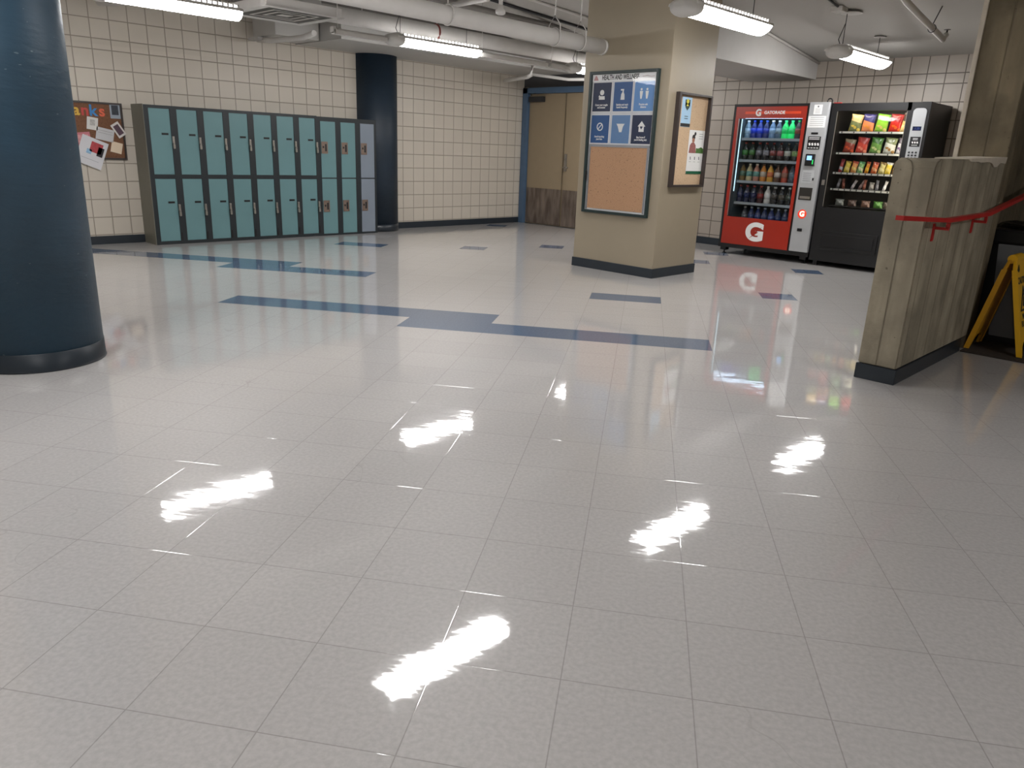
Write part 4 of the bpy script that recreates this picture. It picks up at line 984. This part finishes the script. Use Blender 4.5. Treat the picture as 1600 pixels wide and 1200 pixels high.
for i in range(n):
    a = 2*pi*i/n; rr = 1+.06*random.random(); vs.append((.55+.42*cos(a)*rr, 6.05+.30*sin(a)*rr))
rings = []
for k, (s, z) in enumerate(((1.0, .74), (1.01, .815), (.96, .83), (.8, .81))):
    rings.append([bm.verts.new((.55+(x-.55)*s, 6.05+(y-6.05)*s, z+random.random()*.012)) for x, y in vs])
for A, B in zip(rings, rings[1:]):
    for k in range(n): bm.faces.new((A[k], A[(k+1) % n], B[(k+1) % n], B[k]))
bm.faces.new(rings[-1]); obj('bin_liner', bm, plain('liner_black', (14, 14, 16), .25, bump=.4), tb)

ws = thing('caution_sign', 'yellow folding wet floor caution sign standing on the dark mat', 'caution sign', (.37, 5.54, .01))
ZT = .635; YA, YB = 5.37, 5.70
def panel(xb, xt, sgn, mat, name):
    """one leaf of the A-frame, as a plate with a notched foot; sheared from vertical"""
    bm = nb()
    hw0 = (YB-YA)/2; yc = (YA+YB)/2; H = ZT-.012
    out = [(-hw0, 0), (-hw0+.055, 0), (-hw0+.075, .06), (-hw0+.11, .085), (hw0-.11, .085), (hw0-.075, .06), (hw0-.055, 0), (hw0, 0), (hw0-.018, H-.06), (hw0-.05, H-.012), (hw0-.09, H), (-hw0+.09, H), (-hw0+.05, H-.012), (-hw0+.018, H-.06)]
    prism(bm, [(yc+y, z) for y, z in out], 0, -.010, .010, .003)
    # raised rim along the sides
    for s in (-1, 1):
        prism(bm, [(yc+s*hw0, 0), (yc+s*(hw0-.014), 0), (yc+s*(hw0-.032), H-.07), (yc+s*(hw0-.018), H-.07)], 0, -.016, .016)
    for v in bm.verts: v.co.x += xb+(xt-xb)*(v.co.z/H); v.co.z += .012
    return obj(name, bm, mat, ws)
fp = panel(.545, .385, 1, M_YEL, 'front_panel'); bp_ = panel(.232, .36, -1, M_YELD, 'rear_panel')
bm = nb(); prism(bm, arc(.37, .632, .030, 0, 330, 11), 1, YA+.06, YB-.06); obj('hinge_cap', bm, M_YEL, ws)
sl = math.atan2(.16, ZT-.012); TL = Matrix.Rotation(-sl, 4, 'Y')
def onp(z): return .545-.16*((z-.012)/(ZT-.012))+.0108
yc = (YA+YB)/2
text('caution_text', 'CAUTION', .06, M_INK, fp, (onp(.495), yc, .495), 'X', sx=.85, bold=.002, tilt=TL)
text('wet_text', 'WET', .05, M_INK, fp, (onp(.262), yc, .262), 'X', bold=.002, tilt=TL)
text('floor_text', 'FLOOR', .05, M_INK, fp, (onp(.215), yc, .215), 'X', bold=.002, tilt=TL)
bm = nb()
def tri(s, z0, c): return [(c-s, z0), (c+s, z0), (c, z0+1.75*s)]
o3 = tri(.092, .30, yc); i3 = tri(.072, .311, yc)
for k in range(3): prism(bm, [o3[k], o3[(k+1) % 3], i3[(k+1) % 3], i3[k]], 0, 0, .003)
prism(bm, [(yc-.03, .33), (yc+.035, .325), (yc+.01, .345), (yc+.015, .375), (yc-.005, .395), (yc-.015, .36)], 0, 0, .003); prism(bm, arc(yc-.004, .405, .010, 0, 330, 11), 0, 0, .003)
for v in bm.verts: v.co.x += onp(v.co.z)
obj('slip_symbol', bm, M_INK, fp)
bm = nb(); prism(bm, [(YA+.045, .565), (YA+.09, .60), (YA+.10, .565), (YA+.075, .552)], 0, 0, .003); prism(bm, [(YB-.10, .565), (YB-.09, .60), (YB-.045, .565), (YB-.075, .552)], 0, 0, .003)
for v in bm.verts: v.co.x += onp(v.co.z)
obj('top_mark', bm, M_INK, fp)

# ------------------------------------------------------------------ world
w = bpy.data.worlds.new('world'); SC.world = w; w.use_nodes = True
w.node_tree.nodes['Background'].inputs[0].default_value = (.5, .52, .55, 1); w.node_tree.nodes['Background'].inputs[1].default_value = .02
